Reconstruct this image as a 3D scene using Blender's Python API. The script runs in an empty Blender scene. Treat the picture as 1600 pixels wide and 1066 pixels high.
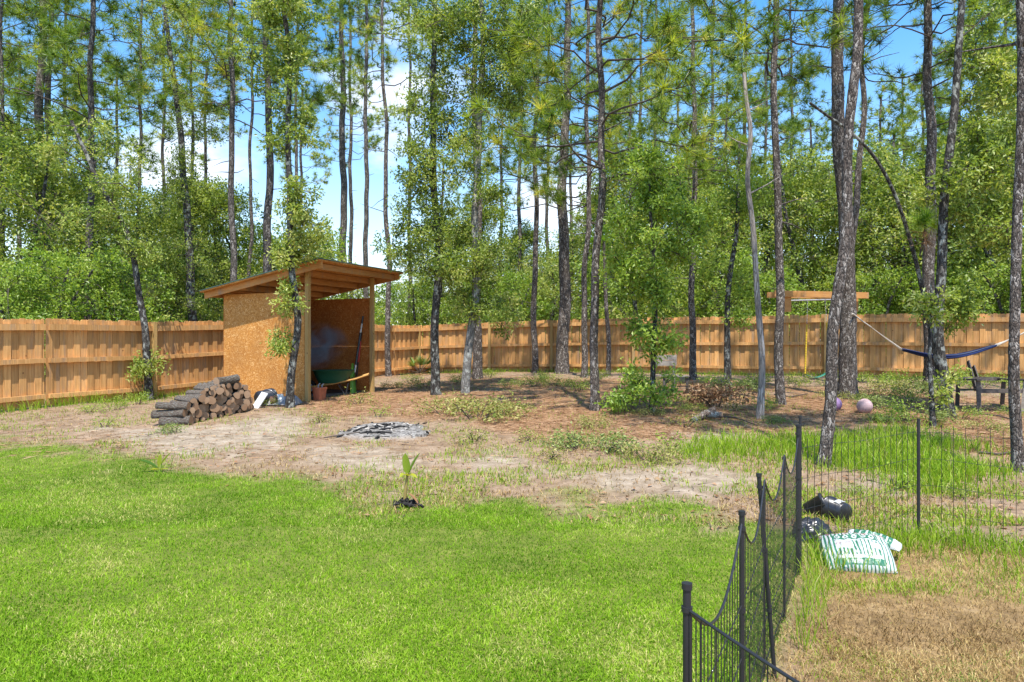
import bpy, math, random
import numpy as np
from mathutils import Vector

# ------------------------------------------------------------------ camera, sky, sun, exposure
scene = bpy.context.scene
COL = scene.collection
R = math.radians
CAM_H = 1.5
F = 1080.0            # focal length in photo pixels (photo 1600 wide)
cam_d = bpy.data.cameras.new("camera")
cam_d.sensor_width = 36.0
cam_d.lens = 36.0 * F / 1600.0
cam_d.clip_start = 0.05
cam_d.clip_end = 2000.0
cam = bpy.data.objects.new("camera", cam_d)
COL.objects.link(cam)
cam.location = (0, 0, CAM_H)
cam.rotation_euler = (R(90), 0, 0)
scene.camera = cam

SUN_EL = 66.0
SUN_H = (0.12, -0.99)
world = bpy.data.worlds.new("World")
scene.world = world
world.use_nodes = True
wt = world.node_tree
for n in list(wt.nodes):
    wt.nodes.remove(n)
w_out = wt.nodes.new('ShaderNodeOutputWorld')
w_bg = wt.nodes.new('ShaderNodeBackground')
sky = wt.nodes.new('ShaderNodeTexSky')
sky.sky_type = 'NISHITA'
sky.sun_disc = False
sky.sun_elevation = R(SUN_EL)
sky.sun_rotation = math.atan2(SUN_H[0], SUN_H[1])
sky.altitude = 0
sky.air_density = 1.2
sky.dust_density = 0.6
sky.ozone_density = 3.0
hs = wt.nodes.new('ShaderNodeHueSaturation')
hs.inputs['Saturation'].default_value = 1.35
hs.inputs['Value'].default_value = 1.45
wt.links.new(sky.outputs[0], hs.inputs['Color'])
tc = wt.nodes.new('ShaderNodeTexCoord')
mp = wt.nodes.new('ShaderNodeMapping')
mp.inputs['Scale'].default_value = (1.0, 1.0, 2.2)
mp.inputs['Location'].default_value = (0.9, 0.4, 0.3)
wt.links.new(tc.outputs['Generated'], mp.inputs['Vector'])
cn = wt.nodes.new('ShaderNodeTexNoise')
cn.inputs['Scale'].default_value = 3.2
cn.inputs['Detail'].default_value = 8.0
cn.inputs['Roughness'].default_value = 0.55
wt.links.new(mp.outputs[0], cn.inputs['Vector'])
cr = wt.nodes.new('ShaderNodeValToRGB')
cr.color_ramp.elements[0].position = 0.60
cr.color_ramp.elements[1].position = 0.76
prev = cn.outputs[0]
for (bx, bz, br_) in ((-.150, .385, .17), (-.47, .24, .13), (.05, .20, .12)):      # three banks of fair-weather cloud
    L_ = math.sqrt(bx * bx + 1 + bz * bz)
    ds = wt.nodes.new('ShaderNodeVectorMath'); ds.operation = 'DISTANCE'
    ds.inputs[1].default_value = (bx / L_, 1 / L_, bz / L_)
    wt.links.new(tc.outputs['Generated'], ds.inputs[0])
    mrb = wt.nodes.new('ShaderNodeMapRange'); mrb.inputs['From Min'].default_value = 0; mrb.inputs['From Max'].default_value = br_
    mrb.inputs['To Min'].default_value = .30; mrb.inputs['To Max'].default_value = 0
    wt.links.new(ds.outputs['Value'], mrb.inputs['Value'])
    ad = wt.nodes.new('ShaderNodeMath'); ad.operation = 'ADD'
    wt.links.new(prev, ad.inputs[0]); wt.links.new(mrb.outputs[0], ad.inputs[1])
    prev = ad.outputs[0]
wt.links.new(prev, cr.inputs[0])
sx = wt.nodes.new('ShaderNodeSeparateXYZ')
wt.links.new(tc.outputs['Generated'], sx.inputs[0])
hr = wt.nodes.new('ShaderNodeMapRange')          # pale air towards the horizon, clouds low in the sky
hr.inputs['From Min'].default_value = 0.0
hr.inputs['From Max'].default_value = 0.46
hr.inputs['To Min'].default_value = 0.95
hr.inputs['To Max'].default_value = 0.0
wt.links.new(sx.outputs['Z'], hr.inputs['Value'])
pw = wt.nodes.new('ShaderNodeMath'); pw.operation = 'POWER'; pw.inputs[1].default_value = 2.3
wt.links.new(hr.outputs[0], pw.inputs[0])
cm = wt.nodes.new('ShaderNodeMath'); cm.operation = 'MULTIPLY'; cm.inputs[1].default_value = 0.9
wt.links.new(cr.outputs[0], cm.inputs[0])
mx = wt.nodes.new('ShaderNodeMath'); mx.operation = 'MAXIMUM'
wt.links.new(pw.outputs[0], mx.inputs[0])
wt.links.new(cm.outputs[0], mx.inputs[1])
mixw = wt.nodes.new('ShaderNodeMixRGB')
mixw.inputs[2].default_value = (6.6, 7.1, 7.9, 1)
wt.links.new(mx.outputs[0], mixw.inputs[0])
wt.links.new(hs.outputs[0], mixw.inputs[1])
wt.links.new(mixw.outputs[0], w_bg.inputs['Color'])
w_bg.inputs['Strength'].default_value = 0.125
wt.links.new(w_bg.outputs[0], w_out.inputs['Surface'])

sun_d = bpy.data.lights.new("sun", 'SUN')
sun_d.energy = 4.9
sun_d.angle = R(0.53)
sun_d.color = (1.0, 0.95, 0.87)
sun = bpy.data.objects.new("sun", sun_d)
COL.objects.link(sun)
sl = math.hypot(*SUN_H)
SUNV = Vector((SUN_H[0] / sl * math.cos(R(SUN_EL)), SUN_H[1] / sl * math.cos(R(SUN_EL)), math.sin(R(SUN_EL))))
sun.rotation_euler = SUNV.to_track_quat('Z', 'Y').to_euler()
sun.location = (0, -10, 30)

scene.view_settings.view_transform = 'Standard'
scene.view_settings.look = 'None'
scene.view_settings.gamma = 1.0
scene.view_settings.exposure = 0.75
scene.render.engine = 'CYCLES'
scene.cycles.max_bounces = 6
scene.cycles.diffuse_bounces = 4
scene.cycles.glossy_bounces = 2
scene.cycles.transmission_bounces = 4
scene.cycles.transparent_max_bounces = 6
scene.cycles.volume_bounces = 0

# ------------------------------------------------------------------ numbers
rng = np.random.default_rng(7)


def vnoise(p, seed=0):
    """value noise in [0,1] at points p (N,2 or 3)"""
    p = np.asarray(p, float)
    if p.shape[1] == 2:
        p = np.column_stack([p, np.zeros(len(p))])
    i = np.floor(p).astype(np.int64)
    f = p - i
    f = f * f * (3 - 2 * f)

    def h(ix, iy, iz):
        v = (ix * 73856093) ^ (iy * 19349663) ^ (iz * 83492791) ^ (seed * 2654435761)
        v = (v ^ (v >> 13)) * 1274126177
        v = v ^ (v >> 16)
        return (v & 0xffff) / 65535.0
    out = 0
    for dx in (0, 1):
        wx = f[:, 0] if dx else 1 - f[:, 0]
        for dy in (0, 1):
            wy = f[:, 1] if dy else 1 - f[:, 1]
            for dz in (0, 1):
                wz = f[:, 2] if dz else 1 - f[:, 2]
                out = out + wx * wy * wz * h(i[:, 0] + dx, i[:, 1] + dy, i[:, 2] + dz)
    return out


def fbm(p, seed=0, octv=4):
    p = np.asarray(p, float)
    a, t, s = 0.5, 0.0, 0.0
    for k in range(octv):
        t = t + a * vnoise(p * 2 ** k, seed + k * 17)
        s += a
        a *= 0.5
    return t / s


def sstep(a, b, x):
    t = np.clip((np.asarray(x, float) - a) / (b - a), 0, 1)
    return t * t * (3 - 2 * t)


def ground_z(x, y):
    """the yard rises gently towards the back fence"""
    x = np.atleast_1d(np.asarray(x, float))
    y = np.atleast_1d(np.asarray(y, float))
    amp = np.interp(x, [-12, -10, -3.6, 2, 13, 16], [0.17, 0.18, 0.27, 0.45, 0.45, 0.45])
    z = amp * sstep(4, 22, y)
    b = fbm(np.column_stack([x, y]) * 0.55, 3, 3) - 0.5
    z = z + b * 0.10 * sstep(3, 8, y)
    return z


def gz(x, y):
    return float(ground_z(x, y)[0])


def at(px, py, Y):
    return np.array([(px - 800) / F * Y, Y, CAM_H - (py - 533) / F * Y])


def on_ground(px, py):
    dx, dz = (px - 800) / F, -(py - 533) / F
    ys = np.arange(0.8, 60, 0.01)
    hit = CAM_H + dz * ys <= ground_z(dx * ys, ys)
    k = np.argmax(hit) if hit.any() else len(ys) - 1
    Y = ys[k]
    return np.array([dx * Y, Y, gz(dx * Y, Y)])


def unit(v):
    v = np.asarray(v, float)
    return v / np.maximum(np.linalg.norm(v, axis=-1, keepdims=True), 1e-9)


def rvec(n, r=None):
    return unit((r or rng).normal(size=(n, 3)))


# ------------------------------------------------------------------ mesh collector
class MB:
    def __init__(self):
        self.v, self.f, self.nv = [], [], 0     # f: (faces array, mat, tint array, smooth)

    def add(self, V, Fc, mat=0, tint=0.5, smooth=False):
        V = np.asarray(V, float).reshape(-1, 3)
        Fc = np.asarray(Fc, np.int64)
        t = np.broadcast_to(np.asarray(tint, float), (len(Fc),))
        self.v.append(V)
        self.f.append((Fc + self.nv, mat, t, smooth))
        self.nv += len(V)

    def box(self, lo, hi, mat=0, tint=0.5, M=None):
        x0, y0, z0 = lo
        x1, y1, z1 = hi
        V = np.array([[x0, y0, z0], [x1, y0, z0], [x1, y1, z0], [x0, y1, z0],
                      [x0, y0, z1], [x1, y0, z1], [x1, y1, z1], [x0, y1, z1]], float)
        if M is not None:
            V = M(V)
        self.add(V, [[0, 3, 2, 1], [4, 5, 6, 7], [0, 1, 5, 4], [1, 2, 6, 5], [2, 3, 7, 6], [3, 0, 4, 7]], mat, tint)

    def beam(self, a, b, w, h, mat=0, tint=0.5, up=(0, 0, 1)):
        a, b = np.asarray(a, float), np.asarray(b, float)
        d = unit(b - a)
        s = np.cross(d, up)
        if np.linalg.norm(s) < 1e-3:
            s = np.cross(d, (1, 0, 0))
        s = unit(s)
        u = np.cross(s, d)
        c = [(-1, -1), (1, -1), (1, 1), (-1, 1)]
        V = [p + s * (i * w / 2) + u * (j * h / 2) for p in (a, b) for i, j in c]
        self.add(V, [[0, 1, 2, 3], [7, 6, 5, 4], [0, 4, 5, 1], [1, 5, 6, 2], [2, 6, 7, 3], [3, 7, 4, 0]], mat, tint)

    def tube(self, P, rad, n=6, mat=0, tint=0.5, smooth=True, rough=0.0, cap=True, seed=0, nscale=8.0, flat=1.0):
        P = np.asarray(P, float)
        m = len(P)
        rad = np.broadcast_to(np.asarray(rad, float), (m,))
        T = np.gradient(P, axis=0)
        T = unit(T)
        ref = np.array([0., 0, 1]) if abs(T[0][2]) < 0.9 else np.array([1., 0, 0])
        U = np.empty_like(P)
        u = unit(ref - T[0] * np.dot(ref, T[0]))
        for i in range(m):
            u = u - T[i] * np.dot(u, T[i])
            u = u / max(np.linalg.norm(u), 1e-9)
            U[i] = u
        S = np.cross(T, U)
        a = np.arange(n) * 2 * math.pi / n
        ca, sa = np.cos(a), np.sin(a)
        off = U[:, None, :] * ca[None, :, None] * flat + S[:, None, :] * sa[None, :, None]
        r = rad[:, None, None] * np.ones((m, n, 1))
        if rough > 0:
            base = (P[:, None, :] + off * rad[:, None, None]).reshape(-1, 3)
            q = np.column_stack([base[:, :2] * nscale * 2.2, base[:, 2] * nscale])
            nz = vnoise(q, seed) * 0.6 + vnoise(q * 2.3, seed + 5) * 0.4
            r = r * (1 + rough * (nz.reshape(m, n, 1) - 0.5) * 2)
        V = (P[:, None, :] + off * r).reshape(-1, 3)
        i = np.arange(m - 1)[:, None] * n
        j = np.arange(n)[None, :]
        jn = (j + 1) % n
        Q = np.stack([i + j, i + jn, i + n + jn, i + n + j], axis=-1).reshape(-1, 4)
        self.add(V, Q, mat, tint, smooth)
        if cap and n >= 3:
            for k, rev in ((0, True), (m - 1, False)):
                ring = V[k * n:(k + 1) * n]
                c = ring.mean(0)
                VV = np.vstack([ring, c[None]])
                tri = [[q, (q + 1) % n, n] for q in range(n)]
                if rev:
                    tri = [t[::-1] for t in tri]
                self.add(VV, tri, mat, tint, False)

    def lathe(self, prof, n=20, mat=0, tint=0.5, M=None, smooth=True):
        prof = np.asarray(prof, float)
        a = np.arange(n) * 2 * math.pi / n
        V = np.stack([prof[:, 0][:, None] * np.cos(a), prof[:, 0][:, None] * np.sin(a),
                      np.repeat(prof[:, 1][:, None], n, 1)], -1).reshape(-1, 3)
        if M is not None:
            V = M(V)
        m = len(prof)
        i = np.arange(m - 1)[:, None] * n
        j = np.arange(n)[None, :]
        jn = (j + 1) % n
        Q = np.stack([i + j, i + jn, i + n + jn, i + n + j], axis=-1).reshape(-1, 4)
        self.add(V, Q, mat, tint, smooth)

    def grid(self, V, nu, nv, mat=0, tint=0.5, smooth=True):
        i = np.arange(nu - 1)[:, None] * nv
        j = np.arange(nv - 1)[None, :]
        Q = np.stack([i + j, i + nv + j, i + nv + j + 1, i + j + 1], -1).reshape(-1, 4)
        self.add(V, Q, mat, tint, smooth)

    def leaves(self, C, D, N, L, W, mat=0, tint=0.5, fold=0.12):
        n = len(C)
        L = np.broadcast_to(L, (n,))[:, None]
        W = np.broadcast_to(W, (n,))[:, None]
        S = unit(np.cross(D, N))
        N2 = np.cross(S, D)
        mid = C + D * L * 0.5
        V = np.stack([C, mid + S * W / 2 + N2 * W * fold, C + D * L - N2 * L * 0.12, mid - S * W / 2 + N2 * W * fold], 1).reshape(-1, 3)
        Fc = np.arange(4 * n).reshape(n, 4)
        self.add(V, Fc, mat, tint)

    def needles(self, C, D, L, W, mat=0, tint=0.5, r=None):
        n = len(C)
        L = np.broadcast_to(L, (n,))[:, None]
        W = np.broadcast_to(W, (n,))[:, None]
        S = unit(np.cross(D, rvec(n, r)))
        V = np.stack([C - S * W / 2, C + S * W / 2, C + D * L], 1).reshape(-1, 3)
        self.add(V, np.arange(3 * n).reshape(n, 3), mat, tint)

    def blades(self, P, h, w, lean, mat=0, tint=0.5, two=True, r=None):
        r = r or rng
        n = len(P)
        h = np.broadcast_to(h, (n,))[:, None]
        w = np.broadcast_to(w, (n,))[:, None]
        a = r.uniform(0, 2 * math.pi, n)
        S = np.column_stack([np.cos(a), np.sin(a), np.zeros(n)])
        b = r.uniform(0, 2 * math.pi, n)
        ln = np.broadcast_to(lean, (n,)) * r.uniform(0.3, 1.3, n)
        B = np.column_stack([np.cos(b) * ln, np.sin(b) * ln, np.zeros(n)])
        up = np.array([0, 0, 1.0])
        tip = P + (up * np.sqrt(np.clip(1 - (ln[:, None] * .8) ** 2, .06, 1)) + B) * h
        if two:
            mid = P + (up * 0.55 + B * 0.3) * h
            V = np.stack([P - S * w / 2, P + S * w / 2, mid + S * w * .42, mid - S * w * .42, tip], 1).reshape(-1, 3)
            k = np.arange(n)[:, None] * 5
            t = np.broadcast_to(np.asarray(tint, float), (n,))
            self.add(V, np.hstack([k, k + 1, k + 2, k + 3]), mat, t)
            f, _, _, _ = self.f[-1]
            k0 = f[:, :1]
            self.f.append((np.hstack([k0 + 3, k0 + 2, k0 + 4]), mat, t, False))
        else:
            V = np.stack([P - S * w / 2, P + S * w / 2, tip], 1).reshape(-1, 3)
            self.add(V, np.arange(3 * n).reshape(n, 3), mat, tint)

    def mesh(self, name, mats):
        me = bpy.data.meshes.new(name)
        V = np.vstack(self.v) if self.v else np.zeros((0, 3))
        me.vertices.add(len(V))
        me.vertices.foreach_set('co', V.astype(np.float32).ravel())
        nl = sum(f.size for f, *_ in self.f)
        npoly = sum(len(f) for f, *_ in self.f)
        me.loops.add(nl)
        me.polygons.add(npoly)
        me.loops.foreach_set('vertex_index', np.concatenate([f.ravel() for f, *_ in self.f]).astype(np.int32))
        tot = np.concatenate([np.full(len(f), f.shape[1]) for f, *_ in self.f])
        st = np.concatenate([[0], np.cumsum(tot)[:-1]])
        me.polygons.foreach_set('loop_start', st.astype(np.int32))
        me.polygons.foreach_set('material_index', np.concatenate([np.full(len(f), m) for f, m, *_ in self.f]).astype(np.int32))
        me.polygons.foreach_set('use_smooth', np.concatenate([np.full(len(f), s) for f, m, t, s in self.f]))
        at_ = me.attributes.new('tint', 'FLOAT', 'FACE')
        at_.data.foreach_set('value', np.concatenate([t for f, m, t, s in self.f]).astype(np.float32))
        me.update(calc_edges=True)
        for m in mats if isinstance(mats, (list, tuple)) else [mats]:
            me.materials.append(m)
        return me

    def build(self, name, mats, parent=None):
        o = bpy.data.objects.new(name, self.mesh(name, mats))
        COL.objects.link(o)
        if parent is not None:
            o.parent = parent
        return o


def tag(o, label=None, cat=None, group=None, kind=None):
    if label: o['label'] = label
    if cat: o['category'] = cat
    if group: o['group'] = group
    if kind: o['kind'] = kind
    return o


def thing(name, loc, label, cat, rz=0.0, group=None):
    o = bpy.data.objects.new(name, None)
    COL.objects.link(o)
    o.empty_display_size = 0.2
    o.location = [float(c) for c in loc]
    o.rotation_euler = (0, 0, rz)
    return tag(o, label, cat, group)


def dup(root, loc, rz=0.0, s=1.0, label=None, group=None):
    r = root.copy()
    COL.objects.link(r)
    r.location = [float(c) for c in loc]
    r.rotation_euler = (0, 0, rz)
    r.scale = (s, s, s) if np.isscalar(s) else s
    if label: r['label'] = label
    if group: r['group'] = group
    for ch in list(root.children):
        c = ch.copy()
        COL.objects.link(c)
        c.parent = r
        for g in list(ch.children):
            d = g.copy()
            COL.objects.link(d)
            d.parent = c
    return r


# ------------------------------------------------------------------ materials
class Mat:
    def __init__(self, name, rough=0.8, spec=0.3):
        self.m = bpy.data.materials.new(name)
        self.m.use_nodes = True
        self.t = self.m.node_tree
        self.b = self.t.nodes['Principled BSDF']
        self.b.inputs['Roughness'].default_value = rough
        self.b.inputs['Specular IOR Level'].default_value = spec
        self.out = self.t.nodes['Material Output']

    def n(self, typ, **kw):
        nd = self.t.nodes.new(typ)
        for k, v in kw.items():
            if k in nd.inputs.keys():
                nd.inputs[k].default_value = v
            else:
                setattr(nd, k, v)
        return nd

    def l(self, a, b):
        self.t.links.new(a, b)

    def coord(self, scale=(1, 1, 1), which='Object'):
        c = self.n('ShaderNodeTexCoord')
        m = self.n('ShaderNodeMapping')
        m.inputs['Scale'].default_value = scale
        self.l(c.outputs[which], m.inputs['Vector'])
        return m.outputs[0]

    def noise(self, vec, scale=5, detail=4, rough=.55, dist=0):
        nd = self.n('ShaderNodeTexNoise', Scale=scale, Detail=detail, Roughness=rough, Distortion=dist)
        if vec is not None: self.l(vec, nd.inputs['Vector'])
        return nd.outputs[0]

    def voro(self, vec, scale=5, feature='F1', out=0, rnd=1.0):
        nd = self.n('ShaderNodeTexVoronoi', feature=feature)
        nd.inputs['Scale'].default_value = scale
        nd.inputs['Randomness'].default_value = rnd
        self.l(vec, nd.inputs['Vector'])
        return nd.outputs[out]

    def ramp(self, fac, stops, interp='LINEAR'):
        nd = self.n('ShaderNodeValToRGB')
        cr_ = nd.color_ramp
        cr_.interpolation = interp
        while len(cr_.elements) < len(stops):
            cr_.elements.new(0.5)
        for e, (p, c) in zip(cr_.elements, stops):
            e.position = p
            e.color = (c, c, c, 1) if np.isscalar(c) else (*c, 1)
        self.l(fac, nd.inputs[0])
        return nd.outputs[0]

    def mix(self, fac, a, b, mode='MIX'):
        nd = self.n('ShaderNodeMixRGB', blend_type=mode)
        for s, i in ((fac, 0), (a, 1), (b, 2)):
            if hasattr(s, 'is_output') or isinstance(s, bpy.types.NodeSocket):
                self.l(s, nd.inputs[i])
            elif np.isscalar(s):
                nd.inputs[i].default_value = s if i == 0 else (s, s, s, 1)
            else:
                nd.inputs[i].default_value = (*s, 1)
        return nd.outputs[0]

    def math(self, op, a, b=0.5):
        nd = self.n('ShaderNodeMath', operation=op)
        for s, i in ((a, 0), (b, 1)):
            if isinstance(s, bpy.types.NodeSocket): self.l(s, nd.inputs[i])
            else: nd.inputs[i].default_value = s
        return nd.outputs[0]

    def attr(self, name='tint', out='Fac'):
        nd = self.n('ShaderNodeAttribute')
        nd.attribute_name = name
        return nd.outputs[out]

    def color(self, c):
        if isinstance(c, bpy.types.NodeSocket): self.l(c, self.b.inputs['Base Color'])
        else: self.b.inputs['Base Color'].default_value = (*c, 1)
        return self

    def bump(self, h, strength=.5, dist=.02):
        nd = self.n('ShaderNodeBump', Strength=strength, Distance=dist)
        self.l(h, nd.inputs['Height'])
        self.l(nd.outputs[0], self.b.inputs['Normal'])
        return self


def leaf_mat(name, stops, transl=0.35, tl=(1.25, 1.2, 0.6), rough=.5, spec=.3):
    M = Mat(name, rough, spec)
    c = M.ramp(M.attr(), stops)
    M.color(c)
    tr = M.n('ShaderNodeBsdfTranslucent')
    M.l(M.mix(1.0, c, tl, 'MULTIPLY'), tr.inputs['Color'])
    ms = M.n('ShaderNodeMixShader')
    ms.inputs[0].default_value = transl
    M.l(M.b.outputs[0], ms.inputs[1])
    M.l(tr.outputs[0], ms.inputs[2])
    M.l(ms.outputs[0], M.out.inputs['Surface'])
    return M.m


def plain(name, c, rough=.6, spec=.4, metal=0.0, var=.15, scale=12):
    M = Mat(name, rough, spec)
    nz = M.noise(M.coord(), scale, 5)
    c = np.array(c)
    M.color(M.ramp(nz, [(.3, tuple(c * (1 - var))), (.7, tuple(np.minimum(c * (1 + var), 1)))]))
    M.b.inputs['Metallic'].default_value = metal
    return M.m


def wood_mat(name, c0, c1, knot=(.16, .07, .03), grain=(2.2, 2.2, .12), rough=.75, tintvar=.28, grey=0.0):
    """sawn wood; each board's tint shifts its tone and its grain"""
    M = Mat(name, rough, .2)
    tint = M.attr()
    vec = M.coord((1, 1, 1))
    add = M.n('ShaderNodeVectorMath', operation='ADD')
    comb = M.n('ShaderNodeCombineXYZ')
    for i in range(3):
        M.l(M.math('MULTIPLY', tint, 37.0 + 11 * i), comb.inputs[i])
    M.l(vec, add.inputs[0]); M.l(comb.outputs[0], add.inputs[1])
    mpg = M.n('ShaderNodeMapping')
    mpg.inputs['Scale'].default_value = grain
    M.l(add.outputs[0], mpg.inputs['Vector'])
    g = M.noise(mpg.outputs[0], 18, 5, .6, .4)
    col = M.ramp(g, [(.28, c0), (.72, c1)])
    hv = M.n('ShaderNodeHueSaturation')
    M.l(col, hv.inputs['Color'])
    mr = M.n('ShaderNodeMapRange')
    mr.inputs['To Min'].default_value = 1 - tintvar
    mr.inputs['To Max'].default_value = 1 + tintvar
    M.l(tint, mr.inputs['Value'])
    M.l(mr.outputs[0], hv.inputs['Value'])
    kn = M.voro(add.outputs[0], 3.6, 'F1', 0)
    kf = M.ramp(kn, [(.035, 1.0), (.075, 0.0)])
    st = M.noise(vec, 1.3, 4)
    st2 = M.noise(M.coord((3.5, 3.5, .35)), 2.0, 5, .65)
    c2 = M.mix(M.ramp(st, [(.45, 0.0), (.75, .45)]), hv.outputs[0], tuple(np.array(c0) * .8))
    c2 = M.mix(M.ramp(st2, [(.52, 0.0), (.70, .62)]), c2, (.27, .215, .165))      # grey weathering streaks
    M.color(M.mix(kf, c2, knot))
    M.bump(g, .25, .004)
    return M.m


G = 1.0
MT = {}
MT['fence'] = wood_mat('fence_wood', (.42, .205, .066), (.72, .405, .155), grain=(2.2, 2.2, .1), tintvar=.38)
MT['lumber'] = wood_mat('new_lumber', (.42, .19, .055), (.60, .31, .11), grain=(.25, .25, 2.0))
MT['post'] = wood_mat('post_wood', (.36, .22, .07), (.50, .33, .13), grain=(2.2, 2.2, .1))
MT['grey_wood'] = wood_mat('grey_wood', (.20, .17, .145), (.42, .37, .31), grain=(.6, .6, 2), tintvar=.2)
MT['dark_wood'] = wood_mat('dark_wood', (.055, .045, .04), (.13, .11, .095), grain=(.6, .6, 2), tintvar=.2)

M = Mat('osb', .8, .2)
vec = M.coord((1, 1, 1))
v1 = M.n('ShaderNodeTexVoronoi', feature='F1'); v1.inputs['Scale'].default_value = 40
nz_ = M.n('ShaderNodeTexNoise', Scale=7.0, Detail=3.0)
M.l(vec, nz_.inputs['Vector'])
va = M.n('ShaderNodeVectorMath', operation='MULTIPLY_ADD')
M.l(nz_.outputs['Color'], va.inputs[0]); va.inputs[1].default_value = (.45, .45, .45); M.l(vec, va.inputs[2])
mpv = M.n('ShaderNodeMapping'); mpv.inputs['Scale'].default_value = (1, .55, 1.25)
M.l(va.outputs[0], mpv.inputs['Vector']); M.l(mpv.outputs[0], v1.inputs['Vector'])
sepc = M.n('ShaderNodeSeparateColor'); M.l(v1.outputs['Color'], sepc.inputs[0])
cflake = M.ramp(sepc.outputs[0], [(0, (.38, .145, .028)), (.4, (.50, .215, .048)), (.8, (.60, .29, .075)), (.97, (.74, .46, .19))])
big = M.noise(vec, 1.6, 4)
M.color(M.mix(M.ramp(big, [(.4, 0.0), (.75, .5)]), cflake, (.33, .15, .045)))
M.bump(sepc.outputs[1], .25, .004)
MT['osb'] = M.m
M2 = M.m.copy(); M2.name = 'shaded_osb'           # OSB copy with the shed's inside shade multiplied into its colour
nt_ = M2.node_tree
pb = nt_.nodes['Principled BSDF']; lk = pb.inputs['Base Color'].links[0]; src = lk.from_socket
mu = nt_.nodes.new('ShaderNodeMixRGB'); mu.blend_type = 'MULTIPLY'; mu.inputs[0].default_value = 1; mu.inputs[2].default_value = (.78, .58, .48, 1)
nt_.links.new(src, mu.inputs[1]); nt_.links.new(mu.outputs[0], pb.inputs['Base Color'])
MT['osb_shaded'] = M2


def bark(name, dark, mid, light, scale=(9, 9, 3.0), lich=None, moss=None):
    M = Mat(name, .9, .15)
    vec = M.coord(scale)
    nz = M.n('ShaderNodeTexNoise', Scale=1.6, Detail=4.0)
    M.l(vec, nz.inputs['Vector'])
    va = M.n('ShaderNodeVectorMath', operation='MULTIPLY_ADD')
    M.l(nz.outputs['Color'], va.inputs[0]); va.inputs[1].default_value = (1.5, 1.5, 1.5); M.l(vec, va.inputs[2])
    e = M.voro(va.outputs[0], 2.2, 'DISTANCE_TO_EDGE', 0)
    v = M.n('ShaderNodeTexVoronoi', feature='F1'); v.inputs['Scale'].default_value = 2.2
    M.l(va.outputs[0], v.inputs['Vector'])
    sp = M.n('ShaderNodeSeparateColor'); M.l(v.outputs['Color'], sp.inputs[0])
    plate = M.ramp(sp.outputs[0], [(0.0, mid), (.62, tuple(np.array(mid) * .75 + np.array(light) * .25)), (.8, light), (1.0, tuple(np.minimum(np.array(light) * 1.15, .7)))])
    fine = M.noise(M.coord(tuple(np.array(scale) * 5)), 3, 4)
    plate = M.mix(M.ramp(fine, [(.35, .55), (.7, 0.0)]), plate, tuple(np.array(dark) * 1.6))
    col = M.mix(M.ramp(e, [(.02, 1.0), (.16, 0.0)]), plate, dark)
    if lich:
        ln = M.noise(M.coord((6, 6, 4)), 1.6, 6, .65)
        col = M.mix(M.ramp(ln, [(.53, 0.0), (.60, .85)]), col, lich)
    if moss:
        mn = M.noise(M.coord((3, 3, 1.2)), 1.4, 4)
        col = M.mix(M.ramp(mn, [(.52, 0.0), (.68, .7)]), col, moss)
    M.color(col)
    h = M.mix(.5, M.ramp(e, [(0, 0.0), (.3, 1.0)]), fine)
    M.bump(h, .9, .02)
    return M.m


MT['pine_bark'] = bark('pine_bark', (.03, .025, .022), (.15, .115, .092), (.52, .46, .40), (15, 15, 6.0))
MT['pine_bark_far'] = bark('pine_bark_far', (.035, .03, .025), (.125, .105, .085), (.36, .32, .28), (7, 7, 3))
MT['oak_bark'] = bark('oak_bark', (.022, .02, .018), (.07, .062, .054), (.19, .175, .155), (12, 12, 3.0), lich=(.34, .35, .31))
MT['oak_bark_grey'] = bark('oak_bark_grey', (.10, .095, .085), (.24, .225, .2), (.42, .4, .37), (12, 12, 3.0), lich=(.42, .43, .39))
MT['snag'] = bark('weathered_snag', (.16, .135, .115), (.33, .28, .235), (.47, .42, .37), (8, 8, 1.0))
MT['log_bark'] = bark('log_bark', (.06, .045, .035), (.23, .165, .12), (.46, .38, .31), (12, 12, 12), lich=(.36, .37, .32))
MT['twig'] = plain('twig', (.085, .07, .058), .9, .1)
M = Mat('cut_wood', .85, .15)
vec = M.coord((1, 1, 1))
wv = M.n('ShaderNodeTexNoise', Scale=22.0, Detail=4.0); M.l(vec, wv.inputs['Vector'])
cc = M.ramp(M.attr(), [(0, (.20, .11, .06)), (.5, (.37, .23, .135)), (1, (.54, .38, .25))])
M.color(M.mix(M.ramp(wv.outputs[0], [(.35, .6), (.65, 0.0)]), cc, (.17, .10, .06)))
MT['cut'] = M.m

MT['oak_leaf'] = leaf_mat('oak_leaf', [(0, (.045, .10, .014)), (.45, (.22, .31, .045)), (.8, (.41, .47, .10)), (1, (.58, .57, .20))], .48, rough=.42, spec=.5)
MT['oak_leaf_bright'] = leaf_mat('bright_oak_leaf', [(0, (.06, .13, .014)), (.45, (.25, .38, .045)), (.9, (.42, .52, .09)), (1, (.54, .56, .15))], .48, rough=.42, spec=.5)
MT['oak_leaf_far'] = leaf_mat('far_oak_leaf', [(0, (.05, .105, .014)), (.45, (.25, .34, .045)), (1, (.52, .55, .12))], .48, rough=.42, spec=.5)
MT['needle'] = leaf_mat('pine_needle', [(0, (.035, .09, .014)), (.5, (.17, .27, .028)), (.9, (.46, .52, .07)), (1, (.60, .52, .12))], .48, rough=.4, spec=.4)
MT['needle_bright'] = leaf_mat('bright_pine_needle', [(0, (.11, .24, .02)), (.5, (.19, .36, .03)), (1, (.33, .44, .06))], .42, rough=.4, spec=.4)
MT['dead_leaf'] = leaf_mat('dead_leaf', [(0, (.16, .075, .035)), (.5, (.30, .16, .075)), (1, (.42, .28, .15))], .2, (1.1, .9, .6))
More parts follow.
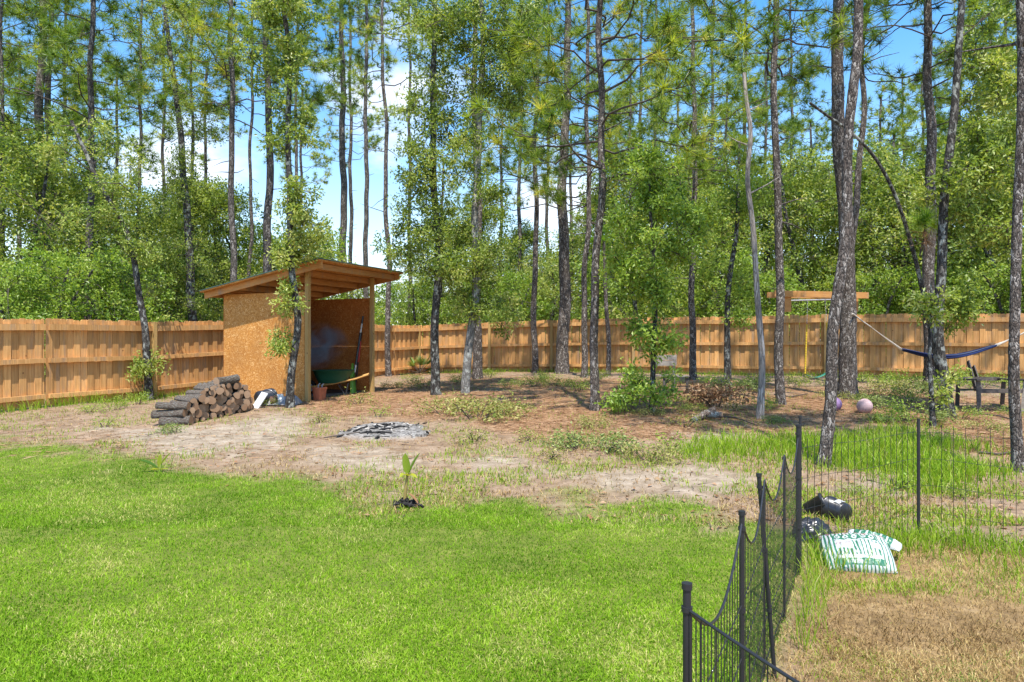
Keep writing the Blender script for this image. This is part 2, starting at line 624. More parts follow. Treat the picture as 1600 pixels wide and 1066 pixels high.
MT['yellow_leaf'] = leaf_mat('yellowing_leaf', [(0, (.12, .17, .03)), (.5, (.26, .27, .06)), (1, (.45, .40, .15))], .3)
MT['pale_leaf'] = leaf_mat('pale_leaf', [(0, (.10, .15, .04)), (.5, (.25, .31, .08)), (1, (.44, .46, .2))], .3)
MT['grass'] = leaf_mat('lawn_grass', [(0, (.065, .15, .006)), (.5, (.185, .335, .014)), (.85, (.31, .46, .03)), (1, (.56, .50, .19))], .3, (1.2, 1.2, .5), spec=.12)
MT['wild_grass'] = leaf_mat('wild_grass', [(0, (.10, .22, .012)), (.5, (.24, .38, .02)), (.9, (.40, .48, .06)), (1, (.56, .52, .22))], .4, (1.2, 1.2, .5), spec=.15)
MT['dry_grass'] = leaf_mat('dry_grass', [(0, (.14, .08, .03)), (.5, (.38, .25, .09)), (.85, (.60, .45, .19)), (.9, (.22, .27, .05)), (1, (.17, .25, .03))], .2, (1.1, 1.0, .7))
MT['straw'] = leaf_mat('pine_straw', [(0, (.14, .075, .035)), (.5, (.34, .19, .095)), (1, (.52, .34, .19))], .1, (1, .9, .7))
MT['black_metal'] = plain('black_metal', (.018, .018, .02), .45, .5)
MT['black_plastic'] = plain('black_plastic', (.02, .02, .022), .3, .5, var=.3)
MT['white'] = plain('white_plastic', (.6, .6, .58), .5, .4, var=.05)
MT['grey_plastic'] = plain('grey_plastic', (.3, .3, .31), .5, .4)
MT['shingle'] = plain('green_shingle', (.07, .12, .10), .9, .1, var=.4, scale=60)

# ------------------------------------------------------------------ ground
def poly_ground(pts):
    return np.array([on_ground(*p)[:2] for p in pts])


def sdist(P, poly):
    """signed distance, positive inside"""
    P = np.asarray(P, float)
    d2 = np.full(len(P), 1e18)
    ins = np.zeros(len(P), bool)
    n = len(poly)
    for i in range(n):
        a, b = poly[i], poly[(i + 1) % n]
        e = b - a
        w = P - a
        t = np.clip((w @ e) / max(e @ e, 1e-9), 0, 1)
        q = w - t[:, None] * e
        d2 = np.minimum(d2, (q * q).sum(1))
        c = ((a[1] > P[:, 1]) != (b[1] > P[:, 1]))
        with np.errstate(divide='ignore', invalid='ignore'):
            xi = (b[0] - a[0]) * (P[:, 1] - a[1]) / (b[1] - a[1] + 1e-12) + a[0]
        ins ^= c & (P[:, 0] < xi)
    d = np.sqrt(d2)
    return np.where(ins, d, -d)


Z_LAWN = np.vstack([[[-12, 11.6]], poly_ground([(0, 688), (120, 697), (230, 722), (330, 730), (430, 745), (545, 765), (600, 800), (680, 800), (770, 782),
                    (900, 778), (1010, 788), (1090, 795), (1150, 800), (1300, 822)]), [[2.8, 3.6], [1.6, 2.6], [0.9, 1.5], [0.9, 0.2], [-6, 0.2], [-14, 6]]])
Z_STRAW = poly_ground([(430, 632), (560, 606), (700, 590), (900, 592), (1240, 604), (1640, 628), (1640, 735), (1560, 722), (1450, 668), (1240, 672), (1110, 680), (960, 680),
                       (820, 684), (700, 655), (560, 652)])
Z_SAND = [(poly_ground(p), k) for p, k in [
    ([(140, 668), (230, 668), (330, 668), (440, 645), (485, 655), (480, 690), (420, 705), (300, 722), (250, 712), (200, 700)], 1.0),
    ([(900, 742), (960, 735), (1080, 728), (1180, 742), (1190, 775), (1080, 786), (930, 766)], .85),
    ([(1075, 678), (1125, 672), (1145, 700), (1100, 708)], 1.0),
    ([(700, 700), (800, 690), (860, 720), (820, 745), (720, 735)], .85),
    ([(480, 690), (640, 692), (700, 720), (620, 745), (500, 725)], .8),
    ([(1290, 740), (1420, 735), (1440, 775), (1340, 790)], .5)]]
Z_TALL = poly_ground([(1085, 712), (1120, 694), (1250, 684), (1430, 668), (1520, 690), (1545, 742), (1480, 772), (1380, 748), (1260, 738), (1150, 722)])
Z_PEN = np.vstack([poly_ground([(1248, 858), (1300, 868), (1440, 838), (1570, 862), (1700, 880)]), [[3.9, 3.5], [3.0, 0.2], [0.45, 0.2], [0.45, 1.5], [0.8, 2.3]]])
ASH_C = on_ground(605, 676)


def masks(XY):
    XY = np.asarray(XY, float)
    w = (fbm(XY * 1.3, 11, 4) - .5) * 2.2
    w2 = (fbm(XY * 3.1, 21, 3) - .5) * 1.2
    lawn = sstep(-.45, .45, sdist(XY, Z_LAWN) + w * .8 + w2 * .5)
    straw = sstep(-.8, .9, sdist(XY, Z_STRAW) + w * .9 + w2 * .5)
    back = sstep(22, 26, XY[:, 1]) * .8
    straw = np.maximum(straw, back)
    sand = np.zeros(len(XY))
    for p, k in Z_SAND:
        sand = np.maximum(sand, k * sstep(-.25, .5, sdist(XY, p) + w * .55 + w2 * .7))
    tall = sstep(-.3, .6, sdist(XY, Z_TALL) + w * .6)
    pen = sstep(-.15, .3, sdist(XY, Z_PEN) + w * .12)
    da = np.hypot((XY[:, 0] - ASH_C[0]) / 0.62, (XY[:, 1] - ASH_C[1]) / 0.62)
    ash = sstep(1.15, .75, da + w * .5 + w2 * .3)
    lawn = lawn * (1 - pen) * sstep(.12, -.10, XY[:, 0] - (1.125 + (XY[:, 1] - 3.08) * .526))
    straw = straw * sstep(.30, .52, fbm(XY * .9, 31, 4) + .12)
    return dict(lawn=lawn, straw=straw * (1 - lawn), sand=sand * (1 - lawn) * (1 - ash), tall=tall, pen=pen, ash=ash)


gx = np.concatenate([-np.geomspace(400, 14.5, 26), np.arange(-14, 16.01, .1), np.geomspace(16.5, 400, 26)])
gy = np.concatenate([[-300, -100, -30, -8, -2], np.arange(0, 26.01, .1), np.geomspace(26.5, 600, 34)])
GX, GY = np.meshgrid(gx, gy, indexing='ij')
XYg = np.column_stack([GX.ravel(), GY.ravel()])
Zg = ground_z(XYg[:, 0], XYg[:, 1])
mk = masks(XYg)
Zg = Zg + mk['ash'] * .05 + (fbm(XYg * 6, 5, 3) - .5) * .03 * (1 - mk['lawn'])
mb = MB()
mb.grid(np.column_stack([XYg, Zg]), len(gx), len(gy))

M = Mat('yard_ground', .95, .1)
vec = M.coord((1, 1, 1))
n1 = M.noise(vec, 5.0, 8, .65)
n2 = M.noise(vec, 34.0, 5, .7)
n3 = M.noise(vec, 1.1, 5)
dirt = M.ramp(n1, [(.25, (.13, .085, .05)), (.5, (.26, .18, .115)), (.72, (.36, .265, .18))])
sand_c = M.ramp(n1, [(.3, (.19, .145, .095)), (.55, (.345, .28, .205)), (.8, (.48, .41, .325))])
straw_c = M.ramp(n1, [(.25, (.12, .065, .03)), (.5, (.28, .155, .08)), (.75, (.40, .26, .15))])
lawn_c = M.ramp(n1, [(.3, (.07, .12, .008)), (.7, (.19, .21, .04))])
pen_c = M.ramp(n1, [(.25, (.11, .07, .03)), (.55, (.29, .19, .085)), (.8, (.40, .29, .16))])
ash_c = M.ramp(n2, [(.3, (.10, .092, .082)), (.5, (.27, .25, .225)), (.8, (.40, .375, .345))])
col = M.mix(M.attr('m_straw'), dirt, straw_c)
col = M.mix(M.attr('m_sand'), col, sand_c)
col = M.mix(M.attr('m_pen'), col, pen_c)
col = M.mix(M.attr('m_lawn'), col, lawn_c)
col = M.mix(M.attr('m_ash'), col, ash_c)
col = M.mix(M.ramp(n2, [(.30, .55), (.55, 0.0)]), col, (.10, .07, .045), 'MIX')
M.color(col)
M.bump(M.mix(.5, n1, n2), .7, .03)
ground = mb.build('ground', M.m)
tag(ground, kind='structure')
for k in ('lawn', 'straw', 'sand', 'pen', 'ash'):
    a = ground.data.attributes.new('m_' + k, 'FLOAT', 'POINT')
    a.data.foreach_set('value', mk[k].astype(np.float32))


# ------------------------------------------------------------------ privacy fences
def privacy_fence(A, B, posts, sections, label, seed):
    A, B = np.array(A, float), np.array(B, float)
    d = unit(B - A)
    L = np.linalg.norm(B - A)
    root = thing('privacy_fence', (A[0], A[1], 0), label, 'fence', math.atan2(d[1], d[0]))
    r = np.random.default_rng(seed)

    def gl(t):
        p = A + d * t
        return gz(*p)
    Hf = 1.83

    def base(t):
        return np.interp(t, sections, [gl(s) for s in sections])
    for a, b in zip(sections[:-1], sections[1:]):
        mb = MB()
        t = a
        k = 0
        while t < b - .02:
            w = min(.14, b - t)
            for layer in (0, 1):
                tt = t + (.152 if layer else 0)
                if tt + .03 > b: continue
                ww = min(w + (.03 if layer else 0), b - tt)
                if layer: tt -= .01
                y0 = .001 + .022 * layer + r.uniform(0, .003)
                z0 = base(tt) + .03 + r.uniform(-.02, .02)
                z1 = base(tt) + Hf + r.uniform(-.02, .016)
                c = .028
                x0, x1 = tt + .003, tt + ww - .003
                ln = r.normal(0, .006)
                V = []
                for y in (y0, y0 + .017):
                    V += [[x0, y, z0], [x1, y, z0], [x1 + ln, y, z1 - c], [x1 - c + ln, y, z1], [x0 + c + ln, y, z1], [x0 + ln, y, z1 - c]]
                tint = float(np.clip(r.normal(.5, .22), 0, 1))
                V = np.array(V)
                mb.add(V, [[0, 1, 2, 5], [2, 3, 4, 5]], 0, tint)
                mb.add(V, [[7, 6, 11, 8], [8, 11, 10, 9]], 0, tint)
                mb.add(V, [[1, 7, 8, 2], [2, 8, 9, 3], [3, 9, 10, 4], [4, 10, 11, 5], [5, 11, 6, 0]], 0, tint)
            t += .29
            k += 1
        mb.build('picket_panel', MT['fence'], root)
        for (h, hh) in ((.23, .089), (.97, .095), (1.66, .125)):
            m2 = MB()
            n = max(1, int((b - a) / 1.2))
            za, zb = base(a + .01) + h, base(b - .01) + h
            m2.beam((a + .046, -.036, za), (b - .046, -.036, zb), .07, hh, 0, float(r.uniform(.3, .8)))
            m2.build('rail', MT['fence'], root)
    for p in posts:
        m = MB()
        m.box((p - .045, -.099, base(p) - .1), (p + .045, -.002 - .008, base(p) + Hf - .01), 0, float(r.uniform(.3, .8)))
        m.build('post', MT['post'], root)
    return root


FA = np.array([-10.03, 13.54]); FCn = np.array([-3.58, 26.7])
dL = unit(FCn - FA)
A0 = FA - dL * 4.0
off = 4.0
privacy_fence(A0, FCn, [off + 3.3, off + 5.74, off + 8.18, off + 10.62], [0, off + .86, off + 3.3, off + 5.74, off + 8.18, off + 10.62, off + 13.0, off + 14.655],
              'tall sunlit cedar board fence running along the left side behind the firewood pile', 1)
dB = unit(np.array([13.16, 18.95]) - FCn)
bp = [0.05, .63, 3.07, 5.51, 8.45, 11.4, 14.3, 17.0, 19.5, 22.0, 24.4]
privacy_fence(FCn, FCn + dB * 24.4, [.05, 3.07, 5.51, 8.45, 14.3, 22], [0, 3.07, 5.51, 8.45, 11.4, 14.3, 17.0, 19.5, 22, 24.4],
              'long cedar board fence across the back of the yard behind hammock and swing', 2)


# ------------------------------------------------------------------ lean-to shed
SA = np.array([-4.44, 15.05])
s_rot = math.atan2(.915, .405)
SZ = gz(*SA)
shed = thing('lean_to_shed', (SA[0], SA[1], SZ), 'open fronted chipboard lean-to shed with a sloping green shingled roof', 'shed', s_rot)
S = 2.47


def shed_w(x, y, z=0):
    c, s = math.cos(s_rot), math.sin(s_rot)
    return np.array([SA[0] + c * x - s * y, SA[1] + s * x + c * y, SZ + z])


def roof_z(y):          # underside of the deck
    return 3.02 + (2.44 - 3.02) * (y + .58) / 3.40


def wall(lo, hi, tint, name='wall_panel', parent=None):
    m = MB(); m.box(lo, hi, 0, tint)
    return m.build(name, MT['osb'], parent or shed)


# sheets are butted: lower and upper row on each closed side
for (x0, y0, x1, y1) in ((0, .10, .012, S - .012), (S - .012, .10, S, S - .012), (0.0, S - .012, S, S)):
    if x0 == 0 and y0 < 1:          # weathered outer wall, thin inner layer coloured darker for the shade
        wall((x0, y0, -.05), (x1 - .004, y1, 1.19), .4)
        wall((x0, y0, 1.194), (x1 - .004, y1, 2.40), .6)
        m = MB(); m.box((x1 - .003, y0, -.05), (x1, y1 - .01, 2.39)); m.build('wall_shade_layer', MT['osb_shaded'], shed)
        continue
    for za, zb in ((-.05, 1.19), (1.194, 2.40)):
        m = MB(); m.box((x0, y0, za), (x1, y1, zb)); m.build('wall_panel', MT['osb_shaded'], shed)
for (x, y, t) in ((.0, .0, .45), (S - .09, .0, .6), (.014, S - .104, .5), (S - .104, S - .104, .5)):
    m = MB(); m.box((x, y, -.15), (x + .09, y + .09, roof_z(y + .09) - .002), 0, t)
    m.build('corner_post', MT['post'], shed)
for i, y in enumerate((-.44, .12, .68, 1.24, 1.80, 2.62)):
    m = MB()
    z = roof_z(y + .04) - .003
    m.box((-.195, y, z - .13), (2.70, y + .038, z - .006), 0, .3 + .1 * i)
    m.build('rafter', MT['lumber'], shed)
for x0 in (-.24, 2.71):
    m = MB()
    ya, yb = -.56, 2.81
    V = []
    for x in (x0, x0 + .04):
        V += [[x, ya, roof_z(ya) - .14], [x, yb, roof_z(yb) - .14], [x, yb, roof_z(yb) - .003], [x, ya, roof_z(ya) - .003]]
    m.add(V, [[0, 3, 2, 1], [4, 5, 6, 7], [0, 1, 5, 4], [1, 2, 6, 5], [2, 3, 7, 6], [3, 0, 4, 7]], 0, .55)
    m.build('fascia_board', MT['lumber'], shed)


def slab(name, x0, x1, y0, y1, za, zb, mat, over=0):
    m = MB()
    V = []
    for (x, y) in ((x0, y0), (x1, y0), (x1, y1), (x0, y1)):
        V.append([x, y, roof_z(y) + za])
    for (x, y) in ((x0, y0), (x1, y0), (x1, y1), (x0, y1)):
        V.append([x, y, roof_z(y) + zb])
    m.add(V, [[0, 3, 2, 1], [4, 5, 6, 7], [0, 1, 5, 4], [1, 2, 6, 5], [2, 3, 7, 6], [3, 0, 4, 7]], 0, .5)
    return m.build(name, MT[mat], shed)


slab('roof_deck', -.36, 2.87, -.58, 2.82, 0, .028, 'osb')
slab('roof_shingles', -.375, 2.885, -.595, 2.83, .030, .047, 'shingle')

# ---- things in the shed
# green wheelbarrow
def loft(mb, rings, mat=0, tint=.5, closed=True, smooth=True):
    rings = np.asarray(rings, float)
    m, n = rings.shape[:2]
    i = np.arange(m - 1)[:, None] * n
    j = np.arange(n)[None, :]
    jn = (j + 1) % n
    mb.add(rings.reshape(-1, 3), np.stack([i + j, i + jn, i + n + jn, i + n + j], -1).reshape(-1, 4), mat, tint, smooth)


def rrect(w, l, z, k=24, p=4.0, cx=0, cy=0):
    a = np.arange(k) * 2 * math.pi / k
    c, s = np.cos(a), np.sin(a)
    return np.column_stack([cx + np.sign(c) * np.abs(c) ** (2 / p) * w, cy + np.sign(s) * np.abs(s) ** (2 / p) * l, np.full(k, z)])


MT['green_tray'] = plain('green_paint', (.014, .085, .045), .45, .4)
MT['lime'] = plain('lime_plastic', (.16, .34, .05), .45, .4)
MT['handle_wood'] = plain('handle_wood', (.5, .27, .08), .6, .3)
MT['red_paint'] = plain('red_paint', (.45, .05, .04), .5, .4)
MT['terracotta'] = plain('terracotta', (.40, .13, .065), .8, .2)
MT['rubber'] = plain('rubber', (.015, .015, .015), .8, .2)
MT['steel'] = plain('steel', (.45, .45, .46), .35, .5, .8)

wp = shed_w(1.35, .42)
wb = thing('wheelbarrow', (wp[0], wp[1], gz(*wp[:2])), 'green wheelbarrow with wooden handles parked inside the shed', 'wheelbarrow', R(10))
m = MB()
ro = [rrect(.30, .22, .30), rrect(.38, .30, .42, cx=.01), rrect(.47, .36, .60, cx=.03), rrect(.49, .38, .605, cx=.03)]
ri = [rrect(.46, .35, .60, cx=.03), rrect(.36, .28, .43, cx=.01), rrect(.28, .2, .32)]
loft(m, ro + ri)
m.add(ri[-1], [list(range(24))], 0)
m.add(ro[0], [list(range(23, -1, -1))], 0)
m.build('tray', MT['green_tray'], wb)
for s in (-1, 1):
    m = MB(); m.tube([(-.62, s * .12, .20), (0, s * .19, .285), (.55, s * .26, .40), (.85, s * .29, .50)], .02, 8)
    m.build('handle', MT['handle_wood'], wb)
    m = MB(); m.tube([(.38, s * .22, .30), (.32, s * .25, .0)], .014, 6); m.tube([(.15, s * .2, .27), (.32, s * .25, .01)], .012, 6)
    m.build('leg', MT['black_metal'], wb)
m = MB()
a = np.linspace(0, 2 * math.pi, 25)
m.tube(np.column_stack([-.55 + .15 * np.cos(a), 0 * a, .19 + .15 * np.sin(a)]), .045, 8, cap=False)
wh = m.build('wheel', MT['rubber'], wb)
m = MB(); m.tube([(-.55, -.13, .19), (-.55, .13, .19)], .02, 8); m.tube([(-.55, -.03, .19), (-.55, .03, .19)], .11, 14)
m.build('hub', MT['steel'], wh)

# lime green scoop leaning on the handle
sp_ = shed_w(1.82, .16)
sc = thing('garden_scoop', (sp_[0], sp_[1], gz(*sp_[:2])), 'lime green curved plastic scoop standing in the shed opening', 'scoop', R(20))
m = MB()
u = np.linspace(0, 1, 12)
for k, (off_, wd) in enumerate(((0, .07), (.012, .066))):
    V = []
    for t in u:
        zc = .02 + .72 * t
        yc = .16 * math.sin(t * 2.2) + off_
        wdt = wd * (1 - .65 * t ** 2)
        for q in np.linspace(-1, 1, 7):
            V.append([q * wdt, yc + .06 * (1 - q * q), zc])
    m.grid(V, 12, 7, 0, .5)
m.build('blade', MT['lime'], sc)

# long poles leaning at the right post
def pole(name, p0, p1, bands, label, cat):
    p0, p1 = np.array(p0), np.array(p1)
    t = thing(name, p0, label, cat)
    d = p1 - p0
    for (a, b, rad, mat, nm) in bands:
        m = MB(); m.tube([d * a, d * b], rad, 8)
        m.build(nm, MT[mat], t)
    return t


b0, b1 = shed_w(2.1, .42), shed_w(2.40, .30, 1.95)
b0[2] = gz(*b0[:2]) + .01
pole('pole_saw', b0, b1, [(0, .12, .02, 'white', 'tip'), (.12, .26, .026, 'black_plastic', 'shaft'), (.26, .36, .022, 'white', 'collar'), (.36, .78, .03, 'black_plastic', 'grip'), (.78, .9, .02, 'white', 'sleeve'), (.9, 1, .024, 'black_plastic', 'cap')],
     'black and white long pole tool leaning against the right shed post', 'pole tool')
b0, b1 = shed_w(2.28, .46), shed_w(2.42, .36, 1.55)
b0[2] = gz(*b0[:2]) + .01
pole('garden_edger', b0, b1, [(0, .5, .016, 'black_metal', 'shaft'), (.5, .85, .024, 'red_paint', 'grip'), (.85, 1, .02, 'black_plastic', 'cap')],
     'thin tool with a red grip leaning beside the black and white pole', 'garden tool')
# folding sawhorse with crossed legs, white curved top
hp = shed_w(.35, .75)
sh = thing('folding_stand', (hp[0], hp[1], gz(*hp[:2])), 'folding metal stand with crossed legs and white top at left inside the shed', 'stand', R(15))
m = MB(); m.tube([(-.26, 0, .98), (-.16, 0, 1.03), (0, 0, 1.0), (.16, 0, 1.03), (.26, 0, .97)], .018, 8)
m.build('top_bar', MT['white'], sh)
for s in (-1, 1):
    m = MB(); m.tube([(s * .24, -.02 * s, .98), (-s * .22, .12 * s, .02)], .013, 6)
    m.build('leg', MT['steel'], sh)
    m = MB(); m.tube([(s * .25, .04, .97), (s * .27, .3, .02)], .013, 6)
    m.build('leg', MT['black_metal'], sh)
# terracotta planter
tp = shed_w(.33, -.04)
pt = thing('square_planter', (tp[0], tp[1], gz(*tp[:2])), 'small square terracotta planter against the front shed post', 'planter', s_rot)
m = MB()
loft(m, [rrect(.10, .09, 0, 16, 8), rrect(.125, .115, .25, 16, 8), rrect(.135, .125, .255, 16, 8), rrect(.135, .125, .29, 16, 8), rrect(.115, .105, .29, 16, 8), rrect(.10, .09, .2, 16, 8)], smooth=False)
m.add(rrect(.105, .095, .22, 16, 8), [list(range(16))], 1)
m.build('pot', [MT['terracotta'], MT['rubber']], pt)
m = MB()
m.tube([(-.05, 0, .22), (-.02, .02, .34), (.05, .03, .37)], .012, 6); m.tube([(.06, -.02, .22), (.08, 0, .33), (.14, 0, .36)], .014, 6)
m.build('tool_handles', MT['grey_plastic'], pt)
# low dark panel added over the shed floor to stand in for its shade
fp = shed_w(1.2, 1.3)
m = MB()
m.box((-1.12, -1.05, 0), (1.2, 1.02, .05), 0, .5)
mat_ = m.build('floor_shade_panel', MT['dark_wood']); mat_.location = (fp[0], fp[1], gz(*shed_w(1.2, .2)[:2]) + .0); mat_.rotation_euler = (0, 0, s_rot)
tag(mat_, 'dark panel added over the shed floor as painted shade', 'floorboards')
# bucket, white panel and grey sacking at the side wall
bp_ = on_ground(414, 634)
bk = thing('black_bucket', bp_ + np.array([.0, .0, .175]), 'black bucket lying on its side by the chipboard shed wall', 'bucket', R(-25))
rx = lambda V: np.column_stack([V[:, 0], V[:, 2], V[:, 1]])
m = MB(); m.lathe([(0.0, -.17), (.14, -.17), (.17, .17), (.18, .17), (.18, .19), (.165, .19), (.155, .15), (.13, -.15), (0, -.15)], 20, M=rx)
m.build('bucket_body', MT['black_plastic'], bk)
m = MB(); a = np.linspace(0, math.pi, 12)
m.tube(np.column_stack([.185 * np.cos(a), .17 + 0 * a - .12 * np.sin(a), .185 * np.sin(a) * .9]), .006, 5); m.build('handle', MT['steel'], bk)
p = on_ground(404, 638)
wpn = thing('white_board', p, 'white plastic panel tilted against the black bucket by the shed', 'panel', R(-30))
m = MB(); m.beam((-.06, -.04, .0), (.0, .16, .30), .20, .016, up=(0, -1, .6)); m.build('board', MT['white'], wpn)
p = on_ground(425, 634)
wr = thing('plastic_pot', p + np.array([.06, .05, .1]), 'white rimmed brown nursery pot lying between bucket and tree', 'pot', R(-60))
m = MB(); m.lathe([(0, -.12), (.09, -.12), (.12, .1), (.13, .1), (.13, .14), (.115, .14), (.09, -.1), (0, -.1)], 18, M=rx); m.build('pot_body', plain('brown_plastic', (.12, .06, .045), .6), wr)
m = MB(); m.lathe([(.131, .02), (.133, .02), (.140, .14), (.128, .145)], 18, M=rx); m.build('rim', MT['white'], wr)
p = on_ground(441, 632)
m = MB()
V = []
for i in range(18):
    for j in range(14):
        x, y = (i / 17 - .5) * .75, (j / 13 - .5) * .6
        e = max(0, 1 - (2 * x / .75) ** 4) * max(0, 1 - (2 * y / .6) ** 4)
        V.append([x, y, .015 + .2 * e * (0.35 + .9 * float(fbm(np.array([[x * 5, y * 5]]), 31)[0]))])
m.grid(V, 18, 14)
sk = m.build('grey_sack', plain('grey_sheet', (.27, .26, .27), .7)); sk.location = p
tag(sk, 'crumpled grey plastic sheeting heaped behind the small oak by the shed', 'plastic sheet')

# smoke hanging in the shed
sm = MB()
V = []
a = np.linspace(0, math.pi, 14)
sm.lathe(np.column_stack([np.sin(a), -np.cos(a)]), 20, M=lambda V: V * np.array([1.15, .7, .62]))
smoke = sm.build('smoke', None)
smoke.data.materials.clear()
ms = bpy.data.materials.new('smoke'); ms.use_nodes = True
t = ms.node_tree
t.nodes.remove(t.nodes['Principled BSDF'])
pv = t.nodes.new('ShaderNodeVolumePrincipled')
pv.inputs['Color'].default_value = (.85, .87, .9, 1)
nz = t.nodes.new('ShaderNodeTexNoise'); nz.inputs['Scale'].default_value = 2.4; nz.inputs['Detail'].default_value = 5; nz.inputs['Distortion'].default_value = 1.2
tcx = t.nodes.new('ShaderNodeTexCoord'); t.links.new(tcx.outputs['Object'], nz.inputs['Vector'])
gr = t.nodes.new('ShaderNodeTexGradient'); gr.gradient_type = 'SPHERICAL'
mpp = t.nodes.new('ShaderNodeMapping'); mpp.inputs['Scale'].default_value = (1 / 1.15, 1 / .7, 1 / .62)
t.links.new(tcx.outputs['Object'], mpp.inputs['Vector']); t.links.new(mpp.outputs[0], gr.inputs['Vector'])
rp = t.nodes.new('ShaderNodeValToRGB'); rp.color_ramp.elements[0].position = .44; rp.color_ramp.elements[1].position = .72
t.links.new(nz.outputs[0], rp.inputs[0])
mm = t.nodes.new('ShaderNodeMath'); mm.operation = 'MULTIPLY'; t.links.new(rp.outputs[0], mm.inputs[0]); t.links.new(gr.outputs[1], mm.inputs[1])
mm2 = t.nodes.new('ShaderNodeMath'); mm2.operation = 'MULTIPLY'; mm2.inputs[1].default_value = 6.0; t.links.new(mm.outputs[0], mm2.inputs[0])
t.links.new(mm2.outputs[0], pv.inputs['Density']); t.links.new(pv.outputs[0], t.nodes['Material Output'].inputs['Volume'])
smoke.data.materials.append(ms)
q = shed_w(1.25, .8, 1.12)
q = shed_w(1.35, 1.0, 1.2)
smoke.location = q; smoke.rotation_euler = (0, R(-8), s_rot)
tag(smoke, 'thin grey smoke hanging inside the shed', 'smoke', kind='stuff')


# ------------------------------------------------------------------ trees
def resample(P, step):
    P = np.asarray(P, float)
    s = np.concatenate([[0], np.cumsum(np.linalg.norm(np.diff(P, axis=0), axis=1))])
    n = max(3, int(s[-1] / step) + 1)
    t = np.linspace(0, s[-1], n)
    out = np.column_stack([np.interp(t, s, P[:, i]) for i in range(3)])
    # soften the corners of the polyline
    for _ in range(3):
        out[1:-1] = out[1:-1] * .5 + (out[:-2] + out[2:]) * .25
    return out


def tufts(mb, C, A, r, n=46, L=.28, W=.010, base=.5, mat=0):
    """pompons of long needles at points C facing A"""
    k = len(C)
    if k == 0: return
    Cn = np.repeat(C, n, 0)
    D = unit(np.repeat(A, n, 0) * .42 + rvec(k * n, r) + np.array([0, 0, -.06]))
    start = Cn - np.repeat(A, n, 0) * r.uniform(0, .05, (k * n, 1))
    t = np.repeat(np.clip(r.normal(base, .20, k), 0, 1), n) + r.normal(0, .10, k * n)
    Lk = np.repeat(r.uniform(.6, 1.2, k), n)
    mb.needles(start, D, L * Lk * r.uniform(.7, 1.1, k * n), W, mat, np.clip(t, 0, 1), r)


def trunk_mesh(P, r0, r1, sides, rough, seed, mb, flare=1.25, step=.09):
    Q = resample(P, step)
    s = np.linspace(0, 1, len(Q))
    rad = r0 + (r1 - r0) * s
    h = Q[:, 2] - Q[0, 2]
    rad = rad * (1 + (flare - 1) * np.exp(-np.maximum(h, 0) / .25))
    Q = np.vstack([Q[0] - [0, 0, .25], Q]); rad = np.concatenate([[rad[0] * 1.05], rad])
    mb.tube(Q, rad, sides, 0, .5, True, rough, True, seed, 9.0)
    return Q


def path_point(Q, z):
    return np.array([np.interp(z, Q[:, 2], Q[:, i]) for i in range(3)])


